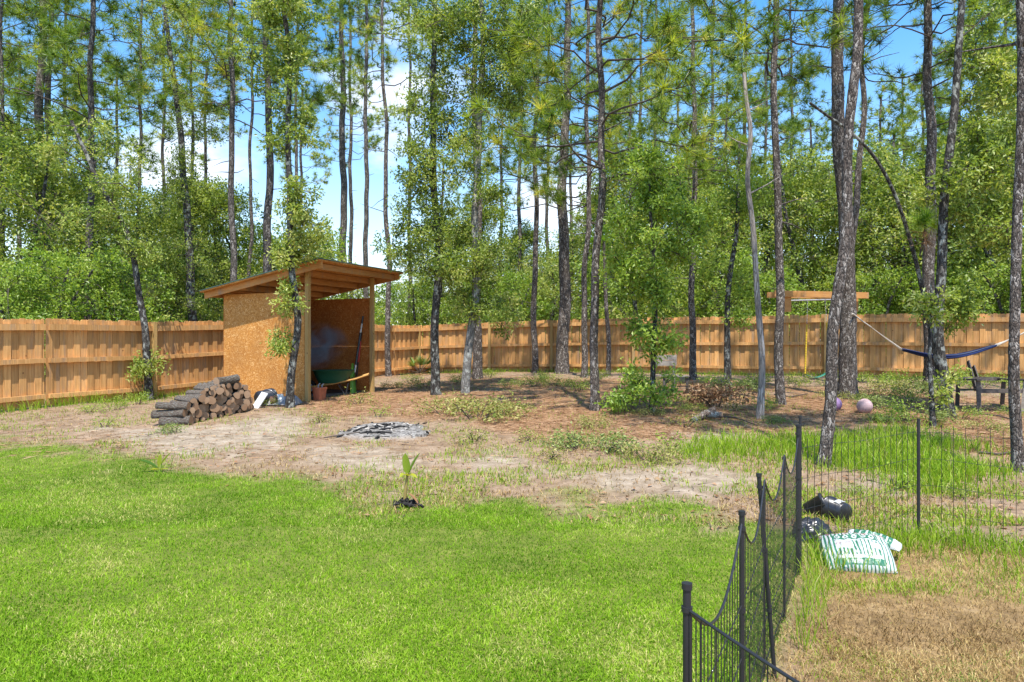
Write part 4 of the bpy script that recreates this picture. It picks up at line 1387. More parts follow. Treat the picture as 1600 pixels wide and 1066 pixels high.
bg_models = [bg_oak(401, 8.5, 2.3, 95, 'oak_leaf_far', .12, .055), bg_oak(402, 7.0, 2.0, 80, 'oak_leaf', .11, .05),
             bg_oak(403, 10.0, 2.6, 110, 'oak_leaf_far', .13, .06), bg_oak(404, 5.0, 2.0, 70, 'oak_leaf', .11, .05, .05), bg_oak(405, 4.0, 1.9, 60, 'oak_leaf_bright', .11, .05, .03)]
BG_O = [  # px, Y, model, scale, label
    (-40, 19, 1, 1.03, 'dense oak leaving the frame at left edge beyond the left fence'),
    (25, 21, 1, 1.08, 'dense oak behind the left fence at the far left'),
    (95, 23, 1, 1.08, 'rounded oak behind the left fence under the thick dark pine'),
    (165, 24.5, 3, 1.15, 'low oak behind the left fence beside the leaning oak'),
    (50, 30, 0, 1.08, 'tall oak deeper in the left wood'),
    (140, 33, 0, 1.08, 'tall oak behind the pale scaly pine'),
    (215, 30, 3, 1.15, 'broad low oak right of the leaning oak beyond the fence'),
    (270, 34, 0, 0.92, 'oak behind the sprouting oak in the left wood'),
    (330, 38, 1, 1.00, 'oak beyond the left fence above the low roof end'),
    (385, 42, 1, 0.90, 'oak seen over the low end of the shed roof'),
    (480, 33, 3, 1.30, 'oak rising just behind the shed roof peak'),
    (240, 26, 4, 1.00, 'bright low oak against the left fence behind the firewood pile'),
    (20, 17, 4, 0.80, 'low bushy oak right behind the left fence at frame edge'),
    (110, 19.5, 4, 0.90, 'low bushy oak right behind the left fence under the pale pine'),
    (775, 32, 3, 1.10, 'low oak beyond the back fence right of the grey oak'),
    (830, 36, 3, 1.10, 'low oak beyond the back fence behind the very thin pine'),
    (700, 40, 3, 1.10, 'low oak beyond the fence corner'),
    (905, 38, 0, 0.85, 'oak behind the stout centre pine'),
    (965, 32, 1, 1.30, 'oak beyond the fence left of the sapling'),
    (1040, 30, 1, 1.23, 'oak beyond the fence right behind the sapling'),
    (1085, 34, 0, 1.24, 'oak behind the chair pine'),
    (1120, 29, 3, 1.44, 'low oak beyond the fence behind the slim dark oak'),
    (1185, 31, 1, 1.30, 'oak beyond the fence behind the dead snag'),
    (1250, 29, 1, 1.30, 'oak beyond the fence behind the swing beam'),
    (1290, 33, 0, 1.09, 'tall oak behind the swing beam and thick trunk'),
    (1370, 29, 1, 1.30, 'oak beyond the fence right of the thickest pine'),
    (1420, 27, 3, 1.44, 'low oak beyond the fence left of the flaky pine'),
    (1490, 27, 0, 1.03, 'oak beyond the fence behind the lichen oak'),
    (1555, 24.5, 1, 1.30, 'oak beyond the fence above the dark wooden chair'),
    (1620, 23.5, 1, 1.30, 'oak leaving the frame at right edge beyond the fence'),
    (1440, 36, 0, 1.21, 'tall oak in the wood behind the hammock'),
    (1560, 34, 0, 1.21, 'tall oak in the wood at far right'),
    (1350, 40, 2, 1.09, 'tallest oak deep in the wood right of the thick trunk'),
    (1200, 42, 2, 1.03, 'tallest oak deep in the wood behind the dead snag'),
    (1020, 44, 2, 1.17, 'tallest oak deep in the wood behind the sapling'),
    (1325, 26.5, 4, 0.90, 'low bright oak right behind the fence at the thickest trunk'),
    (1215, 27, 4, 0.90, 'low bright oak right behind the fence under the swing beam'),
    (1075, 28, 4, 0.90, 'low bright oak right behind the fence at the chair pine'),
    (1515, 24, 4, 0.85, 'low bright oak right behind the fence right of the lichen oak'),
    (5, 25, 0, 1.13, 'tall oak at far left under the frame edge pine'),
    (185, 26.5, 1, 1.08, 'oak right of the pale scaly pine'),
    (75, 18, 4, 0.90, 'low bushy oak behind the left fence under the thick dark pine'),
    (160, 21, 4, 1.00, 'low bushy oak behind the left fence at the leaning oak'),
    (205, 23.5, 4, 1.00, 'low bushy oak behind the left fence right of the leaning oak'),
    (275, 26.5, 3, 1.00, 'low oak behind the left fence at the sprouting oak'),
    (310, 30, 3, 1.00, 'low oak behind the left fence above the shed wall'),
    (655, 33, 4, 1.00, 'low bright oak in the gap right of the shed'),
    (625, 44, 4, 1.20, 'small far oak in the sky gap right of the shed'),
    (735, 31, 4, 1.00, 'low bright oak beyond the fence corner behind the grey oak'),
    (805, 30, 4, 1.00, 'low bright oak beyond the fence left of the very thin pine'),
    (860, 31, 3, 0.90, 'low oak beyond the fence left of the stout pine'),
    (930, 29, 4, 1.10, 'low bright oak beyond the fence at the scaly pine'),
    (995, 28, 3, 1.20, 'low oak beyond the fence left behind the sapling'),
    (1150, 27, 4, 1.10, 'low bright oak beyond the fence at the dead snag'),
    (1100, 40, 2, 1.10, 'tall oak in the wood left of the dead snag'),
    (1270, 38, 2, 1.03, 'tall oak in the wood above the swing beam'),
    (1400, 31, 0, 1.03, 'tall oak left of the flaky pine'),
    (1345, 31, 1, 1.43, 'oak right behind the kinked pine'),
    (1390, 25.5, 4, 0.90, 'low bright oak behind the fence at the hammock left end'),
    (1460, 24.5, 4, 0.90, 'low bright oak behind the fence at the flaky pine'),
    (1575, 22.5, 4, 0.90, 'low bright oak behind the fence above the lounge chair'),
    (1480, 30, 0, 1.09, 'tall oak right behind the flaky pine'),
    (1535, 29, 0, 1.09, 'tall oak right of the lichen oak in the wood'),
    (1600, 28, 0, 1.09, 'tall oak in the wood behind the right edge pine'),
    (1230, 33, 0, 1.10, 'tall oak behind the left end of the swing beam'),
    (1160, 36, 0, 1.10, 'tall oak behind the middle of the dead snag'),
    (945, 42, 0, 1.24, 'tall oak behind the scaly pine'),
    (300, 29, 0, 1.0, 'tall oak beyond the left fence behind the sprouting oak top'),
    (250, 38, 2, .95, 'deep tall oak in the left wood'),
    (110, 40, 2, 1.0, 'deep tall oak behind the pale scaly pine'),
    (400, 50, 3, 1.5, 'far low oak behind the shed roof'),
    (560, 52, 3, 1.1, 'far low oak behind the bare pole pine'),
    (720, 36, 1, 1.0, 'oak behind the leafy oak and the grey oak'),
    (800, 40, 1, 1.0, 'oak behind the very thin pine'),
    (880, 33, 3, 1.2, 'low oak behind the stout pine base'),
    (350, 31, 0, 1.0, 'bright tall oak over the low end of the shed roof'),
    (318, 33, 1, 1.25, 'oak left of the shed roof beyond the left fence'),
    (395, 34, 4, 1.7, 'bright bushy oak over the middle of the shed roof'),
    (498, 36, 4, 1.7, 'bright bushy oak right of the shed roof peak'),
    (445, 40, 1, 1.0, 'oak behind the crooked grey oak and shed roof'),
    (690, 34, 0, .9, 'tall oak beyond the fence corner behind the leafy oak'),
    (760, 33, 0, .95, 'tall oak beyond the fence behind the pale grey oak'),
    (820, 38, 0, .9, 'tall oak beyond the fence left of the stout pine'),
    (1700, 26, 0, 1.09, 'tall oak outside the frame on the right'),
    (-130, 22, 0, 0.97, 'tall oak outside the frame on the left'),
]
used = set()
r_ = np.random.default_rng(77)
for px, Y, k, s, lab in BG_O:
    x = (px - 800) / F * Y
    o = bg_models[k]
    loc = (x, Y, gz(x, Y) - .1)
    rz = r_.uniform(0, 6.28)
    if k not in used:
        used.add(k)
        o.location = loc; o.rotation_euler = (0, 0, rz); o.scale = (s, s, s)
        o['label'] = lab; o['group'] = 'oaks standing beyond the fence'
    else:
        dup(o, loc, rz, s, lab, 'oaks standing beyond the fence')

# far-off wood closing the view
m = MB()
r_ = np.random.default_rng(78)
n = 52000
x = r_.uniform(-95, 100, n); y = r_.uniform(56, 84, n)
top = np.interp(x / y * F + 800, [-200, 200, 330, 480, 620, 700, 900, 1000, 1700], [12, 11, 9, 7.2, 6.6, 7.5, 8.5, 11, 12.5]) * (.62 + .55 * vnoise(np.column_stack([x * .22, y * .22]), 4))
z = top * r_.uniform(0, 1, n) ** .75
C = np.column_stack([x, y, z])
Lw = r_.uniform(.3, .62, n)
tn = np.clip(vnoise(C * .45, 9) * .9 + r_.normal(0, .14, n) + .05, 0, 1)
m.leaves(C, rvec(n, r_), unit(rvec(n, r_) * .8 + [0, -.2, .8]), Lw, Lw * .5, 0, tn)
for i in range(70):
    xx, yy = r_.uniform(-60, 70), r_.uniform(50, 62)
    hh = r_.uniform(5, 9)
    m.tube([[xx, yy, 0], [xx + r_.normal(0, .2), yy, hh]], [.09, .05], 6, 1, .5)
fw = m.build('far_woodland', [MT['oak_leaf_far'], MT['pine_bark_far']])
tag(fw, 'far-off green woodland behind all the trees', 'woodland', kind='stuff')


# ------------------------------------------------------------------ firewood pile
r_ = np.random.default_rng(55)
P0 = on_ground(292, 663); P1 = on_ground(398, 640)
pl = P1[:2] - P0[:2]
plen = np.linalg.norm(pl)
pu = pl / plen
ax = np.array([-pu[1], pu[0]])
ax = unit(ax * math.cos(.55) + pu * math.sin(.55))       # from the cut ends to the back of the pile
cir = []
hmax = lambda s: np.interp(s / plen, [0, .12, .3, .6, .85, 1], [.36, .46, .58, .64, .52, .16])
for k in range(190):
    rad = float(np.clip(r_.normal(.055, .016), .032, .095))
    best = None
    for s in r_.uniform(rad, plen - rad, 40):
        z = rad
        for (si, zi, ri) in cir:
            d = abs(s - si)
            if d < ri + rad:
                z = max(z, zi + math.sqrt((ri + rad) ** 2 - d * d))
        if z + rad > hmax(s): continue
        if best is None or z < best[1]: best = (s, z)
    if best is None: continue
    cir.append((best[0], best[1], rad))
    if len(cir) >= 130: break
log_models = []
for v in range(6):
    m = MB()
    rr = np.random.default_rng(600 + v)
    t = np.linspace(0, 1, 9)
    Pp = np.column_stack([0 * t, t, 0 * t])
    bend = np.column_stack([.28 * np.sin(t * 3 + v), 0 * t, .22 * np.cos(t * 2.5 + v)])
    m.tube(Pp, np.full(9, 1.0), 14, 0, .5, True, 0, False)
    V = m.v[0].reshape(9, 14, 3)
    ang = np.arange(14) / 14 * 2 * math.pi
    q = 1 + .09 * np.sin(ang * 2 + v) + .05 * np.sin(ang * 3 + 2 * v)
    for i in range(9):
        jj = q * (1 + rr.normal(0, .025, 14))
        V[i, :, 0] = Pp[i, 0] + (V[i, :, 0] - Pp[i, 0]) * jj
        V[i, :, 2] = Pp[i, 2] + (V[i, :, 2] - Pp[i, 2]) * jj
    V = V + bend[:, None, :]
    m.v[0] = V.reshape(-1, 3)
    bark_me = m.mesh('firewood_log', MT['log_bark'])
    ends = []
    for k, e in ((0, -1), (8, 1)):
        m2 = MB()
        ring = V[k]
        c = ring.mean(0)
        VV = np.vstack([ring + [0, .004 * e, 0], c[None] + [0, .006 * e, 0]])
        m2.add(VV, [[j, (j + 1) % 14, 14] if e < 0 else [(j + 1) % 14, j, 14] for j in range(14)], 0, float(rr.uniform(.1, .9)))
        ends.append(m2.mesh('cut_end', MT['cut']))
    log_models.append((bark_me, ends))
zs = sorted(c[1] for c in cir)
# each bark mesh is unit radius / unit length and scaled per log
for (s, z, rad) in cir:
    me, ends = log_models[int(r_.integers(6))]
    o = bpy.data.objects.new('firewood_log', me)
    COL.objects.link(o)
    ln = float(r_.uniform(.45, .6))
    p = P0[:2] + pu * s - ax * float(r_.uniform(-.07, .09))
    o.location = (p[0], p[1], gz(*p) + z)
    o.scale = (rad, ln, rad)
    o.rotation_euler = (0, 0, math.atan2(ax[1], ax[0]) - math.pi / 2 + float(r_.normal(0, .05)))
    for e in ends:
        c = bpy.data.objects.new('cut_end', e); COL.objects.link(c); c.parent = o
    first = s < .3 * plen and s - rad < .12
    row = 'bottom row' if z < rad + .02 else ('top layer' if z + rad > hmax(s) - .09 else 'middle')
    big = 'thick' if rad > .082 else ('thin' if rad < .055 else 'medium')
    if first:
        lab = f'{big} log near the left end of the firewood pile, {row}'
        tag(o, lab, 'log', 'logs stacked in the firewood pile')
    else:
        tag(o, f'{big} cut log in the {row} of the firewood pile by the left fence', 'log', 'logs stacked in the firewood pile')
for (zz, rad) in ((.0, .07), (.13, .066), (.25, .055)):
    me, ends = log_models[1]
    o = bpy.data.objects.new('firewood_log', me); COL.objects.link(o)
    p = P0[:2] - pu * .12 + np.array([.05, 0])
    o.location = (p[0], p[1], gz(*p) + zz + rad)
    o.scale = (rad, .72, rad)
    o.rotation_euler = (R(float(r_.normal(0, 2))), 0, R(86) + float(r_.normal(0, .09)))
    o.location.x += float(r_.normal(0, .05)); o.scale.y = float(r_.uniform(.5, .62))
    for e in ends:
        c = bpy.data.objects.new('cut_end', e); COL.objects.link(c); c.parent = o
    tag(o, 'long bark covered log at the near left end of the firewood pile, ' + ('bottom', 'middle', 'top')[int(zz * 8)] + ' of three', 'log', 'logs stacked in the firewood pile')
for (s, off2, ang, rad, ln, lab) in ((.52, .12, 1.25, .075, .55, 'stout log lying crosswise on the firewood pile top'),):
    me, ends = log_models[2]
    o = bpy.data.objects.new('firewood_log', me); COL.objects.link(o)
    p = P0[:2] + pu * s * plen + ax * off2
    o.location = (p[0] - .2 * pu[0], p[1] - .2 * pu[1], gz(*p) + hmax(s * plen) + rad - .05)
    o.scale = (rad, ln, rad)
    o.rotation_euler = (R(3), 0, math.atan2(ax[1], ax[0]) - math.pi / 2 - ang)
    for e in ends:
        c = bpy.data.objects.new('cut_end', e); COL.objects.link(c); c.parent = o
    tag(o, lab, 'log', 'logs stacked in the firewood pile')

# ------------------------------------------------------------------ fire pit: ash with charred sticks
ar = np.random.default_rng(66)
fp0 = thing('fire_pit', ASH_C, 'burnt out fire pit of pale ash on the sandy ground', 'fire pit')
m = MB()
N = 40
V = []
for i in range(N):
    for j in range(N):
        x, y = (i / (N - 1) - .5) * 1.35, (j / (N - 1) - .5) * 1.35
        d = math.hypot(x / .64, y / .64)
        nz_ = float(fbm(np.array([[x * 3, y * 3]]), 8)[0])
        e = max(0, 1 - d - 1.1 * (nz_ - .5))
        lump = float(fbm(np.array([[x * 9, y * 9]]), 18)[0])
        z = gz(ASH_C[0] + x, ASH_C[1] + y) - ASH_C[2] + (.05 * e ** .6 * (.35 + lump) if e > 0 else 0) + (.045 if e > .0 else -.06)
        V.append([x, y, z])
m.grid(V, N, N)
M = Mat('ash', .95, .1)
n2 = M.noise(M.coord(), 16, 7, .7)
M.color(M.ramp(n2, [(.36, (.025, .024, .022)), (.45, (.14, .13, .117)), (.58, (.30, .28, .255)), (.8, (.46, .435, .40))]))
M.bump(n2, .8, .03)
m.build('ash_heap', M.m, fp0)
MT['char'] = plain('charred_wood', (.03, .028, .027), .9, .1, var=.6)
MT['ashy_wood'] = plain('ashy_wood', (.42, .38, .33), .9, .1, var=.4)
for i in range(24):
    a_, q = ar.uniform(0, 6.28), ar.uniform(.1, .95)
    c = np.array([math.cos(a_) * .55 * q, math.sin(a_) * .52 * q, 0])
    if i < 12: c[0] = -abs(c[0]) * .8
    ln = ar.uniform(.08, .4)
    dr = ar.uniform(0, 6.28)
    d = np.array([math.cos(dr), math.sin(dr) * .8, ar.uniform(-.05, .16)]) * ln / 2
    z = gz(ASH_C[0] + c[0], ASH_C[1] + c[1]) - ASH_C[2] + .05 * (1 - q) + .065
    m = MB(); m.tube([c - d + [0, 0, z], c + [0, 0, z + .012], c + d + [0, 0, z]], [.016, .014, .007], 6, 0, .5, True, .2, True, i)
    m.build('charred_stick', MT['char'] if ar.random() < .62 else MT['ashy_wood'], fp0)
m = MB()
for i in range(70):
    a_, q = ar.uniform(0, 6.28), ar.uniform(0, 1) ** .6 * .75
    x, y = math.cos(a_) * q, math.sin(a_) * q
    z = gz(ASH_C[0] + x, ASH_C[1] + y) - ASH_C[2] + .055 + .03 * max(0, 1 - q / .6)
    s_ = ar.uniform(.012, .04)
    V = rvec(8, ar) * s_ * [1.3, 1.2, .7] + [x, y, z]
    m.add(V, [[0, 1, 2], [2, 3, 4], [4, 5, 6], [6, 7, 0], [0, 2, 4], [0, 4, 6], [1, 3, 5], [3, 5, 7]], int(ar.random() < .5), .5)
rb_ = m.build('cinders', [MT['char'], MT['ashy_wood']], fp0); rb_['kind'] = 'stuff'
for (x0, y0, x1, y1) in ((-.35, -.35, -.8, -.65), (-.15, -.4, .1, -.75), (-.25, -.35, .3, -.6)):
    m = MB()
    za = gz(ASH_C[0] + x0, ASH_C[1] + y0) - ASH_C[2] + .06; zb = gz(ASH_C[0] + x1, ASH_C[1] + y1) - ASH_C[2] + .025
    m.tube([(x0, y0, za), ((x0 + x1) / 2, (y0 + y1) / 2 + .03, (za + zb) / 2), (x1, y1, zb)], [.016, .013, .008], 6)
    m.build('branch', MT['twig'], fp0)

# ------------------------------------------------------------------ swing
Ys = 17.3
a_, b_ = at(1203, 460, Ys), at(1347, 463, Ys - .1)
sw = thing('swing_beam', (a_ + b_) / 2 * [1, 1, 0] + [0, 0, (a_[2] + b_[2]) / 2], 'reddish timber beam bolted across two pines above the swing', 'beam')
o_ = np.array(sw.location)
m = MB(); m.beam(a_ - o_ + [0, -.30, 0], b_ - o_ + [0, -.30, 0], .05, .15, 0, .55); m.build('front_plank', MT['lumber'], sw)
m = MB(); m.beam(a_ - o_ + [.02, .26, .0], b_ - o_ + [-.02, .26, .0], .05, .14, 0, .4); m.build('rear_plank', MT['lumber'], sw)
for px in (1224, 1327):
    c = at(px, 478, Ys) - o_
    m = MB(); m.box(c + [-.09, -.27, -.16], c + [.09, -.14, .22], 0, .5); m.build('spacer_block', MT['lumber'], sw)
for px, py in ((1226, 462), (1328, 464)):
    c = at(px, py, Ys) - o_
    m = MB(); m.tube([c + [0, -.34, 0], c + [0, -.322, 0]], .02, 8); m.build('bolt', MT['black_metal'], sw)
m = MB(); m.tube([at(1226, 470, Ys + .05) - o_, at(1318, 468, Ys + .05) - o_], .018, 8); m.build('hanging_pipe', MT['steel'], sw)

sA, sB = at(1262, 469, Ys), at(1289, 468, Ys)
seatz = at(1270, 592, Ys)[2]
st_ = thing('swing', np.array([(sA[0] + sB[0]) / 2, Ys, seatz]), 'green belt swing seat hanging on yellow coated chains', 'swing')
o_ = np.array(st_.location)
MT['yellow'] = plain('yellow_vinyl', (.62, .42, .03), .45, .4)
MT['swing_green'] = plain('swing_seat_green', (.03, .20, .13), .5, .4)
seatL, seatR = at(1258, 585, Ys + .05) - o_, at(1297, 578, Ys) - o_
for top, bot in ((sA - o_, seatL), (sB - o_, seatR)):
    d = bot - top
    L_ = np.linalg.norm(d)
    m, m2 = MB(), MB()
    n = int(L_ / .034)
    k0 = int(n * .33)
    for k in range(k0):
        c = top + d * (k + .5) / n
        a = np.linspace(0, 2 * math.pi, 9)
        rot = k % 2
        ring = np.column_stack([(.010 * np.cos(a)) * (1 - rot), .010 * np.cos(a) * rot, .020 * np.sin(a)]) + c
        m.tube(ring, .0035, 4, cap=False)
    ch = m.build('chain', MT['steel'], st_)
    tt = np.linspace(.33, 1, 60)
    m2.tube(top + d * tt[:, None], .021 + .005 * np.sin(np.arange(60) * 2.1), 8)
    m2.build('chain_sleeve', MT['yellow'], st_)
m = MB()
V = []
for i in range(17):
    t = i / 16
    c = seatL * (1 - t) + seatR * t + np.array([0, 0, -.12 * math.sin(math.pi * t)])
    for (dy, dz) in ((-.08, -.01), (0, -.012), (.08, -.01), (.08, 0), (0, -.002), (-.08, 0)):
        V.append(c + [0, dy, dz])
loft(m, np.array(V).reshape(17, 6, 3)); m.build('seat', MT['swing_green'], st_)

# ------------------------------------------------------------------ hammock
hL, hR = at(1332, 490, bQ[1] - .28), at(1589, 522, bV[1] + .15)
# the near pine stands well in front; the right rope runs on past the frame to its own anchor
hR = at(1600, 520, 15.6)
bL, bR = at(1408, 546, 16.6), at(1556, 540, 15.9)
hm = thing('hammock', (bL + bR) / 2, 'blue striped cloth hammock slung with white ropes between the pines', 'hammock')
o_ = np.array(hm.location)
M = Mat('hammock_cloth', .85, .15)
cx_ = M.n('ShaderNodeSeparateXYZ'); cc_ = M.n('ShaderNodeTexCoord'); M.l(cc_.outputs['Object'], cx_.inputs[0])
stripe = M.math('FRACT', M.math('MULTIPLY', M.attr(), 6.0), 0)
M.color(M.ramp(stripe, [(0, (.008, .012, .045)), (.45, (.008, .012, .045)), (.5, (.014, .028, .095)), (.8, (.014, .028, .095)), (.86, (.07, .085, .12))], 'CONSTANT'))
MT['hammock'] = M.m
m = MB()
rings = []
nS = 28
for i in range(nS):
    t = i / (nS - 1)
    c = bL * (1 - t) + bR * t - o_
    c[2] -= .22 * math.sin(math.pi * t) ** 1.1
    wd = .04 + .12 * math.sin(math.pi * t) ** .6
    hgt = .026 + .026 * math.sin(math.pi * t) ** .7
    a = np.arange(16) / 16 * 2 * math.pi
    wob = 1 + .14 * np.sin(a * 5 + t * 4)
    rings.append(np.column_stack([c[0] + 0 * a, c[1] + wd * np.cos(a) * wob, c[2] + hgt * np.sin(a) * wob]))
rings = np.array(rings)
for j in range(16):
    strip = np.concatenate([rings[:, [j]], rings[:, [(j + 1) % 16]]], 1)
    m.grid(strip.reshape(-1, 3), nS, 2, 0, j / 16)
m.build('cloth', MT['hammock'], hm)
MT['rope'] = plain('rope', (.60, .54, .46), .9, .1)
for end, anchor, c0 in ((rings[0], hL, 'l'), (rings[-1], hR, 'r')):
    knot = end.mean(0) * .35 + (anchor - o_) * .65
    for k in range(0, 16, 2):
        m = MB(); m.tube([end[k], (end[k] + knot) / 2 + [0, 0, -.008], knot], .008, 4, cap=False)
        m.build('cord', MT['rope'], hm)
    m = MB(); m.tube([knot, (knot + anchor - o_) / 2 + [0, 0, -.01], anchor - o_], .016, 6); m.build('rope', MT['rope'], hm)
ext = at(1690, 470, 14.8)
m = MB(); m.tube([hR - o_, ext - o_], .014, 6); m.build('rope', MT['rope'], hm)
b = np.array([ext[0], ext[1], gz(ext[0], ext[1])])
pine('pine just outside the right frame edge carrying the hammock rope', (1690, 0), [(1690, 400), (1692, 100)], 18, 60, 13, 290, Y=14.95, per_m=2.0)

# ------------------------------------------------------------------ wooden chairs
def plank(parent, name, a, b, w, h, mat='dark_wood', up=(0, 0, 1), tint=.5):
    m = MB(); m.beam(a, b, w, h, 0, tint, up)
    return m.build(name, MT[mat], parent)


c0 = on_ground(1546, 640)
ch = thing('lounge_chair', c0, 'low weathered dark wooden lounge chair near the right fence', 'chair', R(-4))
for x0 in (-.36, -.24, -.12, 0, .12, .24):
    plank(ch, 'seat_slat', (x0 + .06, -.34, .40 + .03 * 0), (x0 + .06, .32, .36), .105, .022, tint=.4 + x0)
plank(ch, 'seat_apron', (-.38, -.35, .37), (.42, -.35, .37), .03, .07)
for s in (-.40, .44):
    plank(ch, 'leg', (s, -.34, .56), (s - .10 * (1 if s > 0 else .3), -.42, 0), .07, .04, 'grey_wood' if s > 0 else 'dark_wood')
    plank(ch, 'leg', (s, .30, .50), (s + .06, .45, 0), .07, .04)
    plank(ch, 'armrest', (s, -.42, .58), (s, .40, .56), .13, .025)
for k in range(2):
    plank(ch, 'back_slat', (-.06 + .1 * k, .32, .34), (-.05 + .1 * k, .60, .90 - .1 * k), .085, .022, up=(1, 0, 0))
plank(ch, 'back_rail', (-.38, .40, .56), (.42, .40, .56), .03, .07)

c0 = on_ground(1050, 613)
c2 = thing('garden_chair', c0, 'small weathered grey wooden chair half hidden behind the bushy sapling', 'chair', R(18))
for k in range(2):
    plank(c2, 'back_slat', (-.36, .28, .66 + .13 * k), (.30, .30, .66 + .13 * k), .022, .12, 'grey_wood', (0, 0, 1), .5 + .2 * k)
for s in (-.32, .26):
    plank(c2, 'leg', (s, .33, .84), (s, .36, 0), .06, .035, 'grey_wood')
    plank(c2, 'leg', (s, -.20, .38), (s - .02, -.26, 0), .06, .035, 'dark_wood')
for k in range(4):
    plank(c2, 'seat_slat', (-.36, -.22 + .13 * k, .385), (.30, -.22 + .13 * k, .375), .11, .022, 'grey_wood')

# ------------------------------------------------------------------ balls
MT['pink_rubber'] = plain('pink_rubber', (.42, .29, .29), .6, .35, var=.3, scale=6)
MT['purple_rubber'] = plain('purple_rubber', (.27, .16, .29), .5, .4, var=.3, scale=6)
for px, py, rr, mat, lab in ((1351, 645, .135, 'pink_rubber', 'faded pink play ball on the leaf litter under the hammock'), (1304, 641, .13, 'purple_rubber', 'purple play ball peeking out beside the thickest pine trunk')):
    p = on_ground(px, py)
    bl = thing('play_ball', p + [0, 0, rr - .02], lab, 'ball')
    m = MB(); a = np.linspace(0, math.pi, 15); m.lathe(np.column_stack([rr * np.sin(a), -rr * np.cos(a)]), 22); m.build('shell', MT[mat], bl)
    m = MB()
    for k in range(3):
        a = np.linspace(0, 2 * math.pi, 33); c, s = math.cos(k * 1.05), math.sin(k * 1.05)
        m.tube(np.column_stack([rr * np.cos(a) * c, rr * np.cos(a) * s, rr * np.sin(a)]), .004, 4, cap=False)
    m.build('seam', MT[mat], bl)

# ------------------------------------------------------------------ low black garden fence
gf = thing('garden_fence', (1.1, 3.07, 0), 'low black metal garden fence with scalloped wire panels at lower right', 'fence')
o_ = np.array([1.1, 3.07, 0])
GP = [(.405, 1.60), (.785, 2.36), (1.125, 3.08), (1.83, 4.42)]
g3 = lambda p, z=0: np.array([p[0], p[1], gz(*p) + z]) - o_


def gpost(p, h=.91, lean=(0, 0), r=.0098):
    m = MB(); a, b = g3(p, -.05), g3(p, h) + [lean[0], lean[1], 0]
    m.tube([a, b], r, 10)
    po = m.build('post', MT['black_metal'], gf)
    m = MB(); m.tube([b - [0, 0, .004], b + [0, 0, .010]], r * 1.3, 10); m.build('cap', MT['black_metal'], po)
    for z in (h - .05, h - .33, .3):
        m = MB(); q = a + (b - a) * ((z + .05) / (h + .05)); m.tube([q - [0, 0, .006], q + [0, 0, .006]], r * 1.35, 10); m.build('ring', MT['black_metal'], po)


gpost(GP[0], .93)
gpost(GP[1], .91, (-.0, 0))
gpost((GP[2][0] + .05, GP[2][1]), .90, (-.075, 0))
gpost(GP[3], .95, r=.0135)
gpost((GP[3][0] + .03, GP[3][1] + .04), 1.0, r=.009)


def scallop(p, q, h0=.88, sag=.16, n=None, parent=gf, rw=.0017, h1=None):
    p, q = np.array(p), np.array(q)
    L_ = np.linalg.norm(q - p)
    n = n or int(L_ / .048)
    h1 = h1 or h0
    m = MB()
    T = np.linspace(0, 1, 21)
    top = [g3(p + (q - p) * t, h0 + (h1 - h0) * t - sag * math.sin(math.pi * t)) for t in T]
    m.tube(top, .0042, 6)
    for h in (.06, .24, .42, .60):
        m.tube([g3(p + (q - p) * t, h) for t in (0, .5, 1)], rw * 1.2, 4)
    for t in (.012, .988):
        m.tube([g3(p + (q - p) * t, -.02), g3(p + (q - p) * t, h0 - .01)], .0032, 6)
    for k in range(1, n):
        t = k / n
        c = p + (q - p) * t
        m.tube([g3(c, -.03), g3(c, h0 + (h1 - h0) * t - sag * math.sin(math.pi * t))], rw, 5)
    m.build('wire_panel', MT['black_metal'], parent)


scallop(GP[0], GP[1]); scallop(GP[1], GP[2]);
mid = (np.array(GP[2]) + np.array(GP[3])) / 2
scallop(GP[2], mid); scallop(mid, GP[3])
gpost(tuple(mid), .86, r=.008)
scallop(GP[0], (.80, .75), sag=.03)

wf = thing('wire_fence', (3.05, 5.2, 0), 'thin straight black wire garden fence in front of the tall grass at right', 'fence')
o_ = np.array([3.05, 5.2, 0])
WP = [(1.86, 4.46), (3.07, 5.22), (3.72, 4.72), (4.4, 4.3)]
m = MB(); m.tube([g3(WP[1], -.05), g3(WP[1], .90)], .012, 8); m.build('post', MT['black_metal'], wf)
m = MB(); m.tube([g3(WP[3], -.05), g3(WP[3], .90)], .012, 8); m.build('post', MT['black_metal'], wf)
for p, q in zip(WP[:-1], WP[1:]):
    p, q = np.array(p), np.array(q)
    L_ = np.linalg.norm(q - p)
    n = int(L_ / .074)
    m = MB()
    for h in (.80, .60, .40, .20):
        tt = np.linspace(0, 1, 9)
        m.tube([g3(p + (q - p) * t, h + .006 * math.sin(t * 9)) for t in tt], .0014, 4)
    for k in range(n + 1):
        c = p + (q - p) * k / n
        m.tube([g3(c, -.03), g3(c, .86)], .0019, 5)
    m.build('wire_panel', MT['black_metal'], wf)

